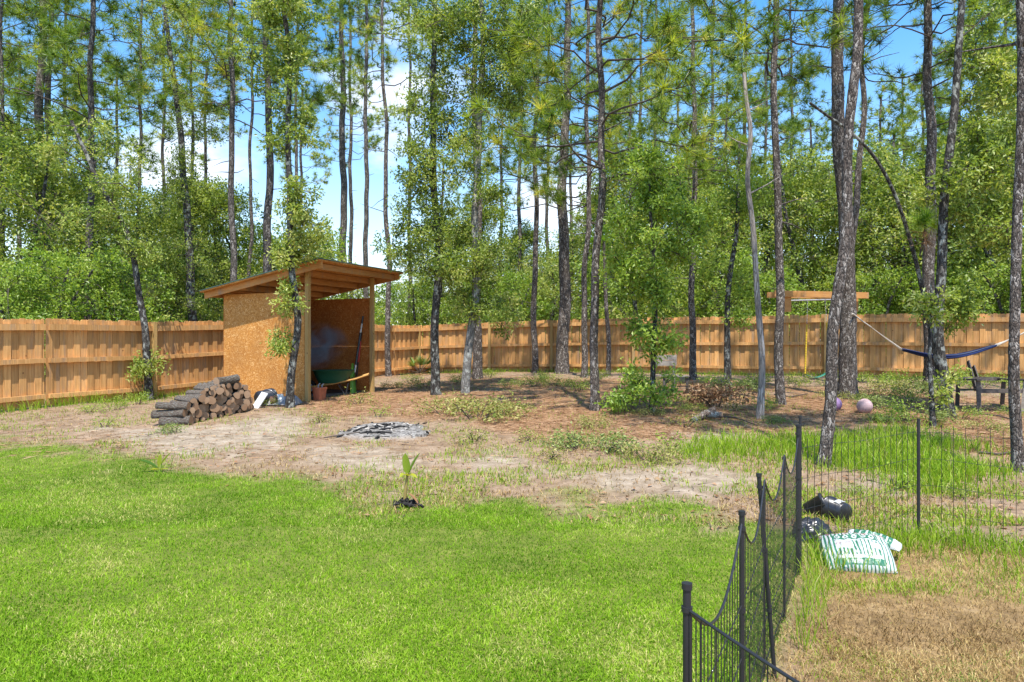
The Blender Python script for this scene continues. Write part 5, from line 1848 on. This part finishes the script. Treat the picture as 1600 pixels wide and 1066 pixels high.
# ------------------------------------------------------------------ soil bag, pots, black bag
def bag_mesh(nu, nv, wx, wy, hz, seed, parent, mats, matfn, name='bag'):
    m = MB()
    U, Vv = np.meshgrid(np.linspace(-1, 1, nu), np.linspace(-1, 1, nv), indexing='ij')
    pil = np.clip(1 - np.abs(U) ** 2.6, 0, 1) ** .55 * np.clip(1 - np.abs(Vv) ** 2.6, 0, 1) ** .55
    wr_ = fbm(np.column_stack([U.ravel() * 4, Vv.ravel() * 3]), seed, 4).reshape(U.shape) - .5
    wr2 = fbm(np.column_stack([U.ravel() * 9, Vv.ravel() * 3]), seed + 3, 3).reshape(U.shape) - .5
    X = U * wx * (1 - .05 * np.abs(Vv) ** 2) ; Y = Vv * wy * (1 - .04 * np.abs(U) ** 2)
    top = np.stack([X, Y, .012 + pil * hz * (1 + .35 * wr_) + .03 * wr2 * pil], -1)
    i = np.arange(nu - 1)[:, None] * nv; j = np.arange(nv - 1)[None, :]
    Q = np.stack([i + j, i + nv + j, i + nv + j + 1, i + j + 1], -1).reshape(-1, 4)
    uc = (U[:-1, :-1] + 1 / (nu - 1)).ravel(); vc = (Vv[:-1, :-1] + 1 / (nv - 1)).ravel()
    mi = matfn(uc, vc)
    for k in np.unique(mi):
        m.add(top.reshape(-1, 3), Q[mi == k], int(k), .5, True)
    bot = np.stack([X, Y, .008 - pil * .01], -1)
    m.add(bot.reshape(-1, 3), Q[:, ::-1], 0, .5, True)
    return m.build(name, mats, parent)


def bagfn(u, v):
    # u across the bag, v from the near edge to the far edge
    mi = np.zeros(len(u), int)
    mi[np.mod(u * 9, 1) < .42] = 1                                      # thin green stripes
    panel = (np.abs(u) < .62) & (v > -.62) & (v < .62)
    inner = np.mod(u * 9, 1) < .45
    mi[panel] = 0
    mi[panel & inner & (v < .28) & (v > -.5) & (u > -.18)] = 1
    mi[panel & (u < -.18) & (v < -.22) & (v > -.5) & inner] = 1
    mi[panel & (u < -.18) & (np.abs(v - .06) < .05)] = 3
    mi[panel & (u > .42) & (v > -.2) & (v < .2)] = 0
    mi[(np.abs(u) < .66) & (v > .34) & (v < .62)] = 1                    # dark band of round letters
    for cx in (-.5, -.25, 0, .25, .5):
        d = np.hypot((u - cx) / .085, (v - .49) / .10)
        mi[(d < 1) & (d > .42)] = 0
    mi[(np.abs(u) < .7) & (v < -.62) & (v > -.86)] = 1                   # green foot
    sc_ = (np.abs(u + .08) < .2) & (np.abs(v + .74) < .07) & (np.mod(u * 21, 1) < .5)
    mi[sc_] = 0
    mi[(v > .70) & (v < .95) & (np.sin(u * 23) + np.sin(v * 40 + u * 9) > .35)] = 2   # red and earth smear of the picture
    return mi


MT['bag_white'] = plain('bag_white', (.44, .46, .44), .35, .5, var=.06)
MT['bag_green'] = plain('bag_green', (.03, .14, .075), .4, .5)
MT['bag_red'] = plain('bag_red', (.36, .16, .15), .4, .5, var=.4)
MT['bag_grey'] = plain('bag_print', (.35, .28, .28), .4, .5)
p = on_ground(1338, 882)
bg = thing('soil_bag', p, 'white and green striped plastic soil bag lying on the grass inside the pen', 'bag', R(-14))
o = bag_mesh(110, 70, .215, .18, .085, 4, bg, [MT['bag_white'], MT['bag_green'], MT['bag_red'], MT['bag_grey']], bagfn, 'front_face')
o.rotation_euler = (R(25), R(-3), 0); o.location = (0, 0, .06)
o = bag_mesh(60, 30, .17, .06, .045, 14, bg, [MT['bag_white'], MT['bag_green'], MT['bag_red'], MT['bag_grey']],
             lambda u, v: np.where(np.abs(u) > .75, 0, np.where(np.mod(u * 4, 1) < .7, 1, 0)), 'folded_end')
o.location = (.15, .18, .11); o.rotation_euler = (R(12), R(8), R(-22))

p = on_ground(1275, 806)
p1 = thing('nursery_pot', p + [0, 0, .085], 'empty black nursery pot tipped open towards the yard behind the wire fence', 'pot', R(70))
pot_prof = [(0, -.10), (.075, -.10), (.095, .08), (.105, .08), (.105, .10), (.094, .10), (.07, -.085), (0, -.085)]
rr2 = lambda V: np.column_stack([V[:, 0], V[:, 1] * .5 - V[:, 2] * .866, V[:, 1] * .866 + V[:, 2] * .5])
m = MB(); m.lathe(pot_prof, 22, M=rr2); m.build('pot_body', MT['black_plastic'], p1)
m = MB(); m.lathe([(.104, .075), (.108, .078), (.108, .102), (.104, .104)], 22, M=rr2); m.build('rim', MT['black_metal'], p1)
p1.scale = (.85, .85, .85); p1.location.z -= .012
p = on_ground(1308, 813)
p2 = thing('nursery_pot', p + [0, 0, .095], 'round black nursery pot with a white label lying behind the soil bag', 'pot', R(15))
rr3 = lambda V: np.column_stack([V[:, 0], V[:, 2], -V[:, 1]])
m = MB(); m.lathe([(0, -.115), (.07, -.115), (.088, -.105), (.105, .09), (.113, .09), (.113, .11), (.10, .11), (.085, -.09), (0, -.09)], 22, M=rr3); m.build('pot_body', MT['black_plastic'], p2)
m = MB(); V = []
for i in range(9):
    for j in range(5):
        a = math.pi / 2 + (i / 8 - .5) * 1.1
        yy = -.085 + .07 * j / 4
        rad = .093 + (yy + .105) * .087 + .003
        V.append([rad * math.cos(a), yy, rad * math.sin(a)])
m.grid(V, 9, 5); m.build('label', MT['white'], p2)
p2.scale = (.85, .85, .85); p2.location.z -= .012
p = on_ground(1268, 842)
bb = thing('black_bag', p, 'crumpled black plastic bag slumped in the grass beside the soil bag', 'bag', R(10))
m = MB()
V = []
for i in range(26):
    th = i / 25 * math.pi * .5
    for j in range(32):
        a = j / 32 * 2 * math.pi
        d = np.array([math.cos(a) * math.cos(th), math.sin(a) * math.cos(th), math.sin(th)])
        q = 1 + .55 * (float(fbm(d[None] * 2.6 + 4, 41, 4)[0]) - .5)
        V.append(d * [.165, .13, .15] * q)
m.grid(np.vstack([np.array(V).reshape(26, 32, 3), ]).reshape(-1, 3), 26, 32, smooth=False)
Vr = np.array(V).reshape(26, 32, 3)
m.grid(np.concatenate([Vr[:, -1:], Vr[:, :1]], 1).reshape(-1, 3), 26, 2, smooth=False)
m.build('sack', MT['black_plastic'], bb)
MT['black_plastic'].node_tree.nodes['Principled BSDF'].inputs['Roughness'].default_value = .32


# ------------------------------------------------------------------ small plants
def arc_leaf(m, base, d, L, W, droop=.35, mat=0, tint=.5, n=7, fold=.25):
    d = unit(np.asarray(d, float)); up = np.array([0, 0, 1.])
    s = unit(np.cross(d, up)) if abs(d[2]) < .98 else np.array([1., 0, 0])
    V = []
    for i in range(n):
        t = i / (n - 1)
        c = base + d * L * t - up * droop * L * t * t
        w = W * math.sin(math.pi * min(1, .08 + t * .92)) ** .7 * (1 if t < .98 else .1)
        nrm = unit(np.cross(s, d))
        V += [c - s * w / 2 + nrm * fold * w, c, c + s * w / 2 + nrm * fold * w]
    m.grid(V, n, 3, mat, tint)


MT['banana'] = leaf_mat('banana_leaf', [(0, (.07, .15, .02)), (.5, (.20, .30, .03)), (1, (.40, .42, .04))], .4, rough=.4)
p = on_ground(632, 792)
bn = thing('banana_sprout', p, 'yellow green banana sprout rising from black mulch at the lawn edge', 'plant')
m = MB(); m.tube([(0, 0, 0), (.01, 0, .16), (.03, 0, .30)], [.017, .014, .011], 8); m.build('stem', plain('stem', (.28, .20, .06), .6), bn)
m = MB()
arc_leaf(m, np.array([.03, 0, .27]), (.45, .1, 1), .27, .07, .12, 0, .25); arc_leaf(m, np.array([.03, 0, .29]), (-.12, 0, 1), .20, .07, .02, 0, .6)
arc_leaf(m, np.array([.02, 0, .27]), (.8, -.5, .5), .14, .06, .5, 0, 1.0); arc_leaf(m, np.array([.02, -.01, .28]), (-.5, -.6, .5), .10, .06, .6, 0, .95)
m.build('leaf', MT['banana'], bn)
m = MB(); br = np.random.default_rng(91)
for k in range(46):
    a = br.uniform(0, 6.28); q = br.uniform(0, .14)
    c = np.array([math.cos(a) * q + .01, math.sin(a) * q * .8, .01 + .06 * (1 - q / .15) * br.uniform(.3, 1)])
    d = rvec(1, br)[0] * [.05, .05, .025]
    m.tube([c - d, c + d], [.012, .007], 5, 0, .5, False)
m.build('mulch_heap', MT['char'], bn)
m = MB(); arc_leaf(m, np.array([.04, -.02, .12]), (.5, -.1, -.4), .12, .05, .2); m.build('dead_leaf', MT['dead_leaf'], bn)
p = on_ground(249, 738)
b2 = thing('banana_sprout', p, 'small banana sprout with one dark drooping leaf left of the sandy patch', 'plant')
m = MB(); m.tube([(0, 0, 0), (.02, 0, .09)], [.012, .009], 7); m.build('stem', plain('green_stem', (.25, .3, .05), .6), b2)
m = MB(); arc_leaf(m, np.array([-.03, 0, .05]), (-1, -.1, .55), .24, .08, .1, 0, .0); arc_leaf(m, np.array([.02, 0, .08]), (.6, .1, .9), .20, .05, .1, 0, .55)
arc_leaf(m, np.array([0, 0, .06]), (.1, 0, 1), .16, .05, .1, 0, .8); arc_leaf(m, np.array([0, 0, .03]), (1, -.4, .2), .14, .03, .1, 0, .8); arc_leaf(m, np.array([0, 0, .03]), (-.6, -.7, .2), .10, .04, .1, 0, .9)
m.build('leaf', MT['banana'], b2)

# saw palmetto beside the fence corner
MT['palm'] = leaf_mat('palmetto_leaf', [(0, (.06, .13, .025)), (.6, (.13, .22, .04)), (1, (.26, .32, .09))], .3)
for px, py, s, lab in ((655, 585, 1.0, 'spiky saw palmetto against the fence corner left of the blackish oak'), (702, 580, .85, 'spiky saw palmetto between the blackish oak and grey oak')):
    p = on_ground(px, py)
    pm = thing('saw_palmetto', p, lab, 'palm')
    m, m2 = MB(), MB()
    for k in range(13):
        a = br.uniform(0, 6.28); el = br.uniform(.35, 1.3)
        d = np.array([math.cos(a) * math.cos(el), math.sin(a) * math.cos(el), math.sin(el)])
        L = br.uniform(.35, .6) * s
        e = d * L
        m2.tube([[0, 0, .05], e * .6 + [0, 0, .03], e], [.012, .009, .008], 5)
        sd = unit(np.cross(d, [0, 0, 1.])); up = np.cross(sd, d)
        for q in np.linspace(-1.25, 1.25, 15):
            dd = d * math.cos(q) + sd * math.sin(q) + up * .1
            arc_leaf(m, e, dd, (.42 - .1 * abs(q)) * s, .032 * s, .15, 0, float(br.uniform(.2, 1)), 4)
    m2.build('stalks', MT['twig'], pm); m.build('fronds', MT['palm'], pm)


# ---- bushes and weeds: models first, then copies
def bush(seed, w, h, nleaf, leaf, L, W, stems=8, label='x', cat='bush', name='low_bush', d=None, flat=.8):
    r = np.random.default_rng(seed)
    t = thing(name, (0, 0, 0), label, cat)
    m, c = MB(), MB()
    d = d or w
    for k in range(stems):
        a = r.uniform(0, 6.28); q = r.uniform(.15, 1) ** .6
        tip = np.array([math.cos(a) * q * w / 2, math.sin(a) * q * d / 2, h * r.uniform(.35, 1) * (1.1 - .45 * q)])
        b = tip * [.3, .3, 0]
        m.tube([b, (b + tip) / 2 + [0, 0, .06 * h], tip], [.007, .005, .003], 4, cap=False)
        leaf_clump(c, tip * [1, 1, .85], np.array([.26 * w, .26 * d, .24 * h * flat]) * r.uniform(.7, 1.3), int(nleaf * 1.6) // stems, r, L * .72, W * .8, float(np.clip(r.normal(.5, .15), 0, 1)))
    m.build('stems', MT['twig'], t)
    c.build('foliage', MT[leaf], t)
    return t


BM = dict(
    green=bush(501, .8, .6, 330, 'oak_leaf_bright', .075, .034), dark=bush(502, .8, .5, 320, 'oak_leaf', .075, .034), pale=bush(503, .7, .35, 330, 'pale_leaf', .08, .035),
    yel=bush(504, .9, .4, 420, 'yellow_leaf', .075, .036, 12), small=bush(505, .35, .28, 110, 'oak_leaf_bright', .06, .027, 5), ysmall=bush(506, .4, .2, 110, 'yellow_leaf', .06, .027, 5))
BL = [  # px, py, model, scale, label
    (836, 604, 'dark', 1.0, 'low dark green bush before the very thin pine'),
    (905, 612, 'dark', 1.0, 'low bush between the stout pine and scaly pine'),
    (975, 632, 'green', .72, 'leafy shrub left of the bushy sapling base'),
    (1112, 604, 'green', .9, 'leafy shrub right of the small grey chair'),
    (1092, 580, 'green', .8, 'bright shoots beside the small grey chair'),
    (1165, 612, 'pale', 1.1, 'pale leaved shrub left of the dead snag'),
    (1072, 630, 'green', .5, 'small sprout in front of the small grey chair'),
    (1085, 645, 'dark', .55, 'small dark sprout by the charred log'),
    (1070, 668, 'ysmall', 1.2, 'yellow weed left of the charred log'),
    (1200, 662, 'pale', .6, 'pale fern like weed at the foot of the dead snag'),
    (792, 606, 'dark', .7, 'low bush right of the reddish pine'),
    (765, 590, 'dark', 1.0, 'dark undergrowth against the fence right of the reddish pine'),
    (640, 596, 'dark', .8, 'low weeds at the fence left of the palmetto'),
    (620, 606, 'yel', .7, 'yellowish weeds just right of the shed'),
    (300, 612, 'green', .7, 'weeds behind the firewood pile at the sprouting oak'),
    (330, 600, 'green', .6, 'weeds between shed wall and firewood pile'),
    (424, 634, 'green', .5, 'weeds growing before the white plastic panel'),
    (180, 640, 'green', .7, 'tall weeds against the left fence'),
    (140, 645, 'green', .6, 'weeds at the foot of the left fence near frame edge'),
    (215, 632, 'green', .7, 'weeds around the leaning oak base'),
    (162, 668, 'small', 1.0, 'single small weed on bare ground left of the firewood'),
    (275, 676, 'pale', .55, 'grassy weed in front of the firewood pile'),
    (500, 660, 'ysmall', 1.0, 'small yellow weed left of the fire pit'),
    (590, 652, 'small', 1.0, 'upright weed just behind the fire pit'),
    (700, 648, 'yel', 1.1, 'yellowing cut branches, left part of the heap below the grey oak'),
    (745, 655, 'yel', 1.35, 'yellowing cut branches, middle of the heap below the grey oak'),
    (785, 650, 'yel', 1.0, 'yellowing cut branches, right end of the heap below the grey oak'),
    (905, 702, 'pale', 1.05, 'silvery leaved brush heap on the sand, left half'),
    (945, 708, 'pale', 1.0, 'silvery leaved brush heap on the sand, right half'),
    (1015, 720, 'yel', .7, 'small heap of pale leaves right of the silvery brush'),
    (860, 718, 'ysmall', 1.0, 'little weed left of the silvery brush heap'),
    (1050, 702, 'small', 1.0, 'little weed at the edge of the tall grass'),
    (830, 690, 'ysmall', .9, 'little weed on the straw above the silvery brush'),
    (740, 690, 'ysmall', 1.2, 'flat weeds right of the fire pit'),
    (1340, 598, 'green', .9, 'weeds before the back fence right of the kinked pine'),
    (1390, 612, 'yel', 1.1, 'yellowish undergrowth under the left half of the hammock'),
    (1380, 640, 'pale', .9, 'pale weeds right of the pink ball'),
    (1420, 632, 'dark', .9, 'dark weeds under the middle of the hammock'),
    (1415, 655, 'green', .9, 'weeds in front of the flaky pine'),
    (1500, 655, 'dark', .8, 'weeds at the foot of the lichen oak'),
    (1500, 600, 'green', .9, 'weeds along the fence behind the dark lounge chair, left'),
    (1565, 598, 'green', .9, 'weeds along the fence behind the dark lounge chair, right'),
    (1583, 650, 'green', .5, 'weed between lounge chair and right edge pine'),
    (1360, 660, 'pale', .6, 'weed in front of the pink ball'),
    (1470, 690, 'small', 1.2, 'weed at the upper edge of the tall grass'),
    (1150, 640, 'ysmall', 1.1, 'weed on pine straw behind the dead snag base'),
    (1330, 770, 'green', .35, 'green weed beyond the wire fence above the nursery pots'),
    (1400, 765, 'small', 1.0, 'green weed beyond the wire fence left of its post'),
    (1500, 780, 'dark', .35, 'dark weed beyond the wire fence right of its post'),
    (1240, 800, 'green', .3, 'weed against the scalloped fence'),
    (855, 596, 'green', .8, 'weeds at the back fence left of the stout pine'),
    (935, 596, 'dark', .9, 'weeds at the back fence right of the slender pine'),
    (1000, 598, 'green', .9, 'weeds at the back fence behind the sapling'),
    (1030, 606, 'dark', .7, 'weeds at the feet of the small grey chair'),
    (1180, 604, 'dark', .9, 'weeds at the back fence behind the dead snag'),
    (1245, 606, 'dark', .8, 'weeds under the swing seat'),
    (1290, 604, 'green', .8, 'weeds at the back fence left of the thickest pine'),
    (1300, 622, 'yel', .7, 'yellow weeds at the foot of the thickest pine'),
    (1355, 618, 'yel', .9, 'yellow green weeds above the pink ball'),
    (1375, 606, 'green', 1.0, 'weeds at the back fence under the hammock rope'),
    (1410, 604, 'green', 1.0, 'weeds at the back fence left of the flaky pine'),
    (1435, 615, 'pale', 1.0, 'pale weeds at the foot of the flaky pine'),
    (1475, 604, 'green', .9, 'weeds at the back fence between flaky pine and lichen oak'),
    (1530, 606, 'green', 1.0, 'bright weeds at the back fence behind the lounge chair'),
    (1590, 610, 'dark', 1.0, 'dark weeds at the back fence at the right frame edge'),
    (1395, 662, 'green', .7, 'weeds at the back edge of the tall grass, left of the wire fence post'),
    (1450, 660, 'pale', .8, 'pale weeds right behind the wire fence post'),
    (1530, 672, 'yel', .7, 'yellowing weeds in front of the lounge chair'),
    (1350, 632, 'dark', .6, 'dark weeds beside the pink ball'),
    (1155, 604, 'green', .8, 'weeds at the back fence right of the slim dark oak'),
    (1125, 612, 'pale', .8, 'pale weeds behind the brown dead branch'),
    (1195, 640, 'green', .6, 'weeds at the foot of the swing beam pine'),
    (870, 604, 'yel', .7, 'yellow weeds at the foot of the stout pine'),
    (660, 605, 'yel', .8, 'yellow weeds in front of the palmetto'),
    (715, 600, 'dark', .8, 'weeds behind the pale grey oak'),
    (1010, 650, 'yel', .5, 'yellow grass tuft at the foot of the sapling'),
    (925, 668, 'yel', .6, 'yellow grass tuft in front of the scaly pine'),
    (560, 632, 'ysmall', 1.3, 'weed on straw between shed and fire pit'),
]
usedb = set()
for px, py, k, s, lab in BL:
    p = on_ground(px, py)
    o = BM[k]
    sz = s * float(br.uniform(.6, .95))
    sc3 = (s * float(br.uniform(.9, 1.2)), s, sz)
    rz = float(br.uniform(0, 6.28))
    if k not in usedb:
        usedb.add(k)
        o.location = p; o.rotation_euler = (0, 0, rz); o.scale = sc3; o['label'] = lab; o['group'] = 'bushes and weeds in the yard'
    else:
        dup(o, p, rz, sc3, lab, 'bushes and weeds in the yard')

# dead brown branch heap and the charred log in the straw
dp = on_ground(1122, 636)
dbp = bush(520, 1.3, .5, 620, 'dead_leaf', .11, .05, 14, 'dead oak branch with curled brown leaves on the straw left of the snag', 'branch', 'dead_branch', .8)
dbp.location = dp
p = on_ground(1100, 657)
lg = thing('fallen_branch', p, 'short blackened forked log lying on straw in front of the brown dead branch', 'log', R(35))
m = MB(); m.tube([(-.3, 0, .0), (0, .02, .10), (.28, .02, .16)], [.05, .055, .05], 10, 0, .5, True, .12); m.tube([(.05, 0, .1), (.24, -.16, .09)], [.05, .055], 10, 0, .5, True, .1)
m.build('log_bark', MT['log_bark'], lg)
m = MB(); m.tube([(.24, -.16, .09), (.252, -.17, .09)], [.054, .054], 10); m.build('cut_end', MT['cut'], lg)
for pts, lab in (([(1108, 652), (1150, 655), (1185, 668)], 'thin dark stick lying on the straw behind the tall grass'), ([(1520, 648), (1560, 652), (1590, 660)], 'thin bare twig lying before the dark lounge chair'),
                 ([(1530, 710), (1560, 713), (1592, 708)], 'dark stick lying right of the tall grass'), ([(1210, 618), (1235, 622), (1262, 617)], 'dark stick lying by the swing beam pine')):
    Q = [on_ground(*q) + [0, 0, .025] for q in pts]
    m = MB(); m.tube(np.array(Q) - Q[0], [.016, .014, .008], 5)
    o = m.build('fallen_stick', MT['twig']); o.location = Q[0]
    tag(o, lab, 'stick')

# ------------------------------------------------------------------ ground cover nobody could count
gr = np.random.default_rng(99)


def scatter(n, x0, x1, y0, y1, fn, persp=True):
    if persp:   # even in the picture's depth, thinner far away
        y = 1 / gr.uniform(1 / y1, 1 / y0, n)
        x = gr.uniform(x0, x1, n) * y
    else:
        x = gr.uniform(x0, x1, n); y = gr.uniform(y0, y1, n)
    P = np.column_stack([x, y])
    keep = gr.uniform(0, 1, n) < fn(masks(P), P)
    P = P[keep]
    return np.column_stack([P, ground_z(P[:, 0], P[:, 1])])


m = MB()
for (n, y0, y1, h, w) in ((300000, 2.2, 5.5, .025, .0046), (270000, 5.5, 13.5, .029, .0075)):
    P = scatter(n, -.95, .5, y0, y1, lambda k, P: k['lawn'] ** 1.6 * (.72 + .28 * sstep(.28, .5, fbm(P * 1.7, 61, 4))))
    pt = fbm(P[:, :2] * 1.1, 62, 4)
    pt2 = fbm(P[:, :2] * 5.0, 63, 3)
    tint = np.clip(.45 + (pt - .5) * .95 + (pt2 - .5) * .5 + gr.normal(0, .16, len(P)), 0, 1)
    thin = sstep(.55, .70, fbm(P[:, :2] * 1.5, 75, 4))
    tint = np.where(gr.uniform(0, 1, len(P)) < .03 + .3 * thin, gr.uniform(.9, 1, len(P)), tint)
    hh = h * (.6 + .8 * pt2) * gr.uniform(.5, 1.4, len(P))
    m.blades(P - [0, 0, .004], hh, w * gr.uniform(.7, 1.3, len(P)), .85, 0, tint, two=y0 < 4, r=gr)
lw = m.build('lawn_grass', MT['grass'])
tag(lw, 'mown bright green lawn grass', 'grass', kind='stuff')

m = MB()
P = scatter(150000, .1, .95, 1.5, 5.6, lambda k, P: k['pen'] * (.5 + .5 * sstep(.34, .52, fbm(P * 2.6, 72, 4))))
tint = np.clip(gr.normal(.45, .24, len(P)) + (fbm(P[:, :2] * 2.2, 64, 4) - .48) * 1.4, 0, 1)
m.blades(P - [0, 0, .003], .042 * gr.uniform(.4, 1.5, len(P)), .0034 * gr.uniform(.7, 1.3, len(P)), 1.25, 0, tint, r=gr)
P = scatter(52000, -1.0, .95, 5.5, 22, lambda k, P: (1 - k['lawn'] ** 2) * (1 - k['ash']) * (1 - .92 * k['sand']) * (1 - k['pen']) * (1 - .5 * k['straw']) * (.15 + sstep(.40, .6, fbm(P * 1.8, 74, 4))))
m.blades(P - [0, 0, .003], .05 * gr.uniform(.4, 1.5, len(P)), .007 * gr.uniform(.7, 1.3, len(P)), 1.2, 0, np.clip(gr.normal(.45, .25, len(P)), 0, .86), r=gr)
dg = m.build('dry_grass', MT['dry_grass'])
tag(dg, 'dry brown grass matted in the pen and on the bare ground', 'grass', kind='stuff')

m = MB()
P = scatter(60000, .2, .8, 6.2, 14, lambda k, P: k['tall'] * (.4 + .6 * sstep(.3, .55, fbm(P * 2, 65, 3))))
m.blades(P, .14 * gr.uniform(.35, 1.5, len(P)), .009, .55, 0, np.clip(gr.normal(.5, .25, len(P)), 0, 1), r=gr)
# uneven grass along both wire fences, round the bag and around the yard
def along(pts, n, spread):
    pts = np.array(pts, float)
    s = np.concatenate([[0], np.cumsum(np.linalg.norm(np.diff(pts, axis=0), axis=1))])
    t = gr.uniform(0, s[-1], n)
    P = np.column_stack([np.interp(t, s, pts[:, 0]), np.interp(t, s, pts[:, 1])]) + gr.normal(0, spread, (n, 2))
    return np.column_stack([P, ground_z(P[:, 0], P[:, 1])])


P = along([(1.35, 3.3), (1.95, 4.45)], 280, .06)
P = P[P[:, 0] > .98 + (P[:, 1] - 2.6) * .5]
m.blades(P, gr.uniform(.08, .32, len(P)), .0045, .5, 0, np.clip(gr.normal(.6, .25, len(P)), 0, 1), r=gr)
P = along([(1.95, 4.55), (2.6, 4.95), (3.07, 5.2), (3.45, 4.95), (3.8, 4.65)], 2400, .16)
m.blades(P, gr.uniform(.03, .18, len(P)) * (.5 + fbm(P[:, :2] * 3, 66)), .0055, .6, 0, np.clip(gr.normal(.5, .25, len(P)), 0, 1), r=gr)
P = along([(1.85, 4.2), (2.2, 4.15), (2.6, 4.2)], 700, .07)
m.blades(P, gr.uniform(.02, .07, len(P)), .005, .7, 0, np.clip(gr.normal(.6, .25, len(P)), 0, 1), r=gr)
P = along([(3.2, 4.5), (3.6, 3.9), (3.3, 3.2)], 1600, .2)
m.blades(P, gr.uniform(.03, .12, len(P)), .005, .7, 0, np.clip(gr.normal(.5, .25, len(P)), 0, 1), r=gr)
P = scatter(110000, -1.0, .95, 5.5, 24, lambda k, P: (1 - k['lawn']) * (1 - k['ash']) * (1 - .75 * k['sand']) * (1 - k['pen']) * (1 - .55 * k['straw']) * sstep(.42, .62, fbm(P * 1.5, 67, 4)))
m.blades(P, .06 * gr.uniform(.3, 1.4, len(P)), .008, .75, 0, np.clip(gr.normal(.62, .3, len(P)), 0, 1), r=gr)
P = scatter(60000, .2, .95, 1.5, 5.4, lambda k, P: k['pen'] * .8 * sstep(.44, .64, fbm(P * 1.9, 73, 4)))
m.blades(P, .028 * gr.uniform(.3, 1.5, len(P)), .004, .95, 0, np.clip(gr.normal(.68, .28, len(P)), 0, 1), r=gr)
# grass foot of the left fence
P = along([A0, FA, FA + dL * 5, FA + dL * 7.5], 7000, .22); P = P[(P[:, :2] - FA) @ np.array([dL[1], -dL[0]]) > .12]
m.blades(P, gr.uniform(.05, .4, len(P)) * (.2 + fbm(P[:, :2] * 2, 68)), .009, .55, 0, np.clip(gr.normal(.4, .25, len(P)), 0, 1), r=gr)
P = along([FCn + dB * 1, FCn + dB * 20], 9000, .45); P = P[(P[:, :2] - FCn) @ np.array([dB[1], -dB[0]]) > .15]
m.blades(P, gr.uniform(.04, .28, len(P)) * (.2 + fbm(P[:, :2] * 2, 69)), .011, .6, 0, np.clip(gr.normal(.4, .25, len(P)), 0, 1), r=gr)
wg = m.build('wild_grass', MT['wild_grass'])
tag(wg, 'wild green grass growing in the unmown parts of the yard', 'grass', kind='stuff')

m = MB()
P = scatter(90000, -.85, 1.0, 8.5, 27, lambda k, P: k['straw'] * .9 * (1 - k['ash']) + .06)
a_ = gr.uniform(0, 6.28, len(P))
m.needles(P + [0, 0, .012], unit(np.column_stack([np.cos(a_), np.sin(a_), gr.normal(.04, .08, len(P))])), gr.uniform(.10, .24, len(P)), .009, 0, np.clip(gr.normal(.5, .25, len(P)), 0, 1), gr)
ps = m.build('pine_straw', MT['straw'])
tag(ps, 'fallen orange brown pine needles', 'pine straw', kind='stuff')

m = MB()
P = scatter(15000, -.95, 1.0, 4.5, 25, lambda k, P: (1 - k['lawn']) * (.25 + .75 * k['straw']) * (1 - .5 * k['sand']) * (1 - k['pen']) * (.35 + .65 * sstep(.42, .6, fbm(P * 1.1, 70, 3))))
n = len(P)
a_ = gr.uniform(0, 6.28, n)
m.leaves(P + [0, 0, .014], unit(np.column_stack([np.cos(a_), np.sin(a_), gr.normal(.05, .25, n)])), unit(rvec(n, gr) * .45 + [0, 0, 1]), gr.uniform(.04, .09, n), gr.uniform(.02, .045, n), 0, np.clip(gr.normal(.5, .28, n), 0, 1))
ll = m.build('leaf_litter', MT['dead_leaf'])
tag(ll, 'dry fallen oak leaves', 'leaf litter', kind='stuff')
m = MB()
P = scatter(1700, -.95, 1.0, 5, 25, lambda k, P: (1 - k['lawn']) * (1 - k['pen']) * (1 - k['ash']) * sstep(.4, .6, fbm(P * .8, 71, 3)))
n = len(P); a_ = gr.uniform(0, 6.28, n); L = gr.uniform(.05, .22, n)
m.needles(P + [0, 0, .02], unit(np.column_stack([np.cos(a_), np.sin(a_), gr.normal(.03, .06, n)])), L, gr.uniform(.006, .012, n), 0, .5, gr)
tw = m.build('twig_litter', MT['twig'])
tag(tw, 'small fallen twigs', 'twigs', kind='stuff')
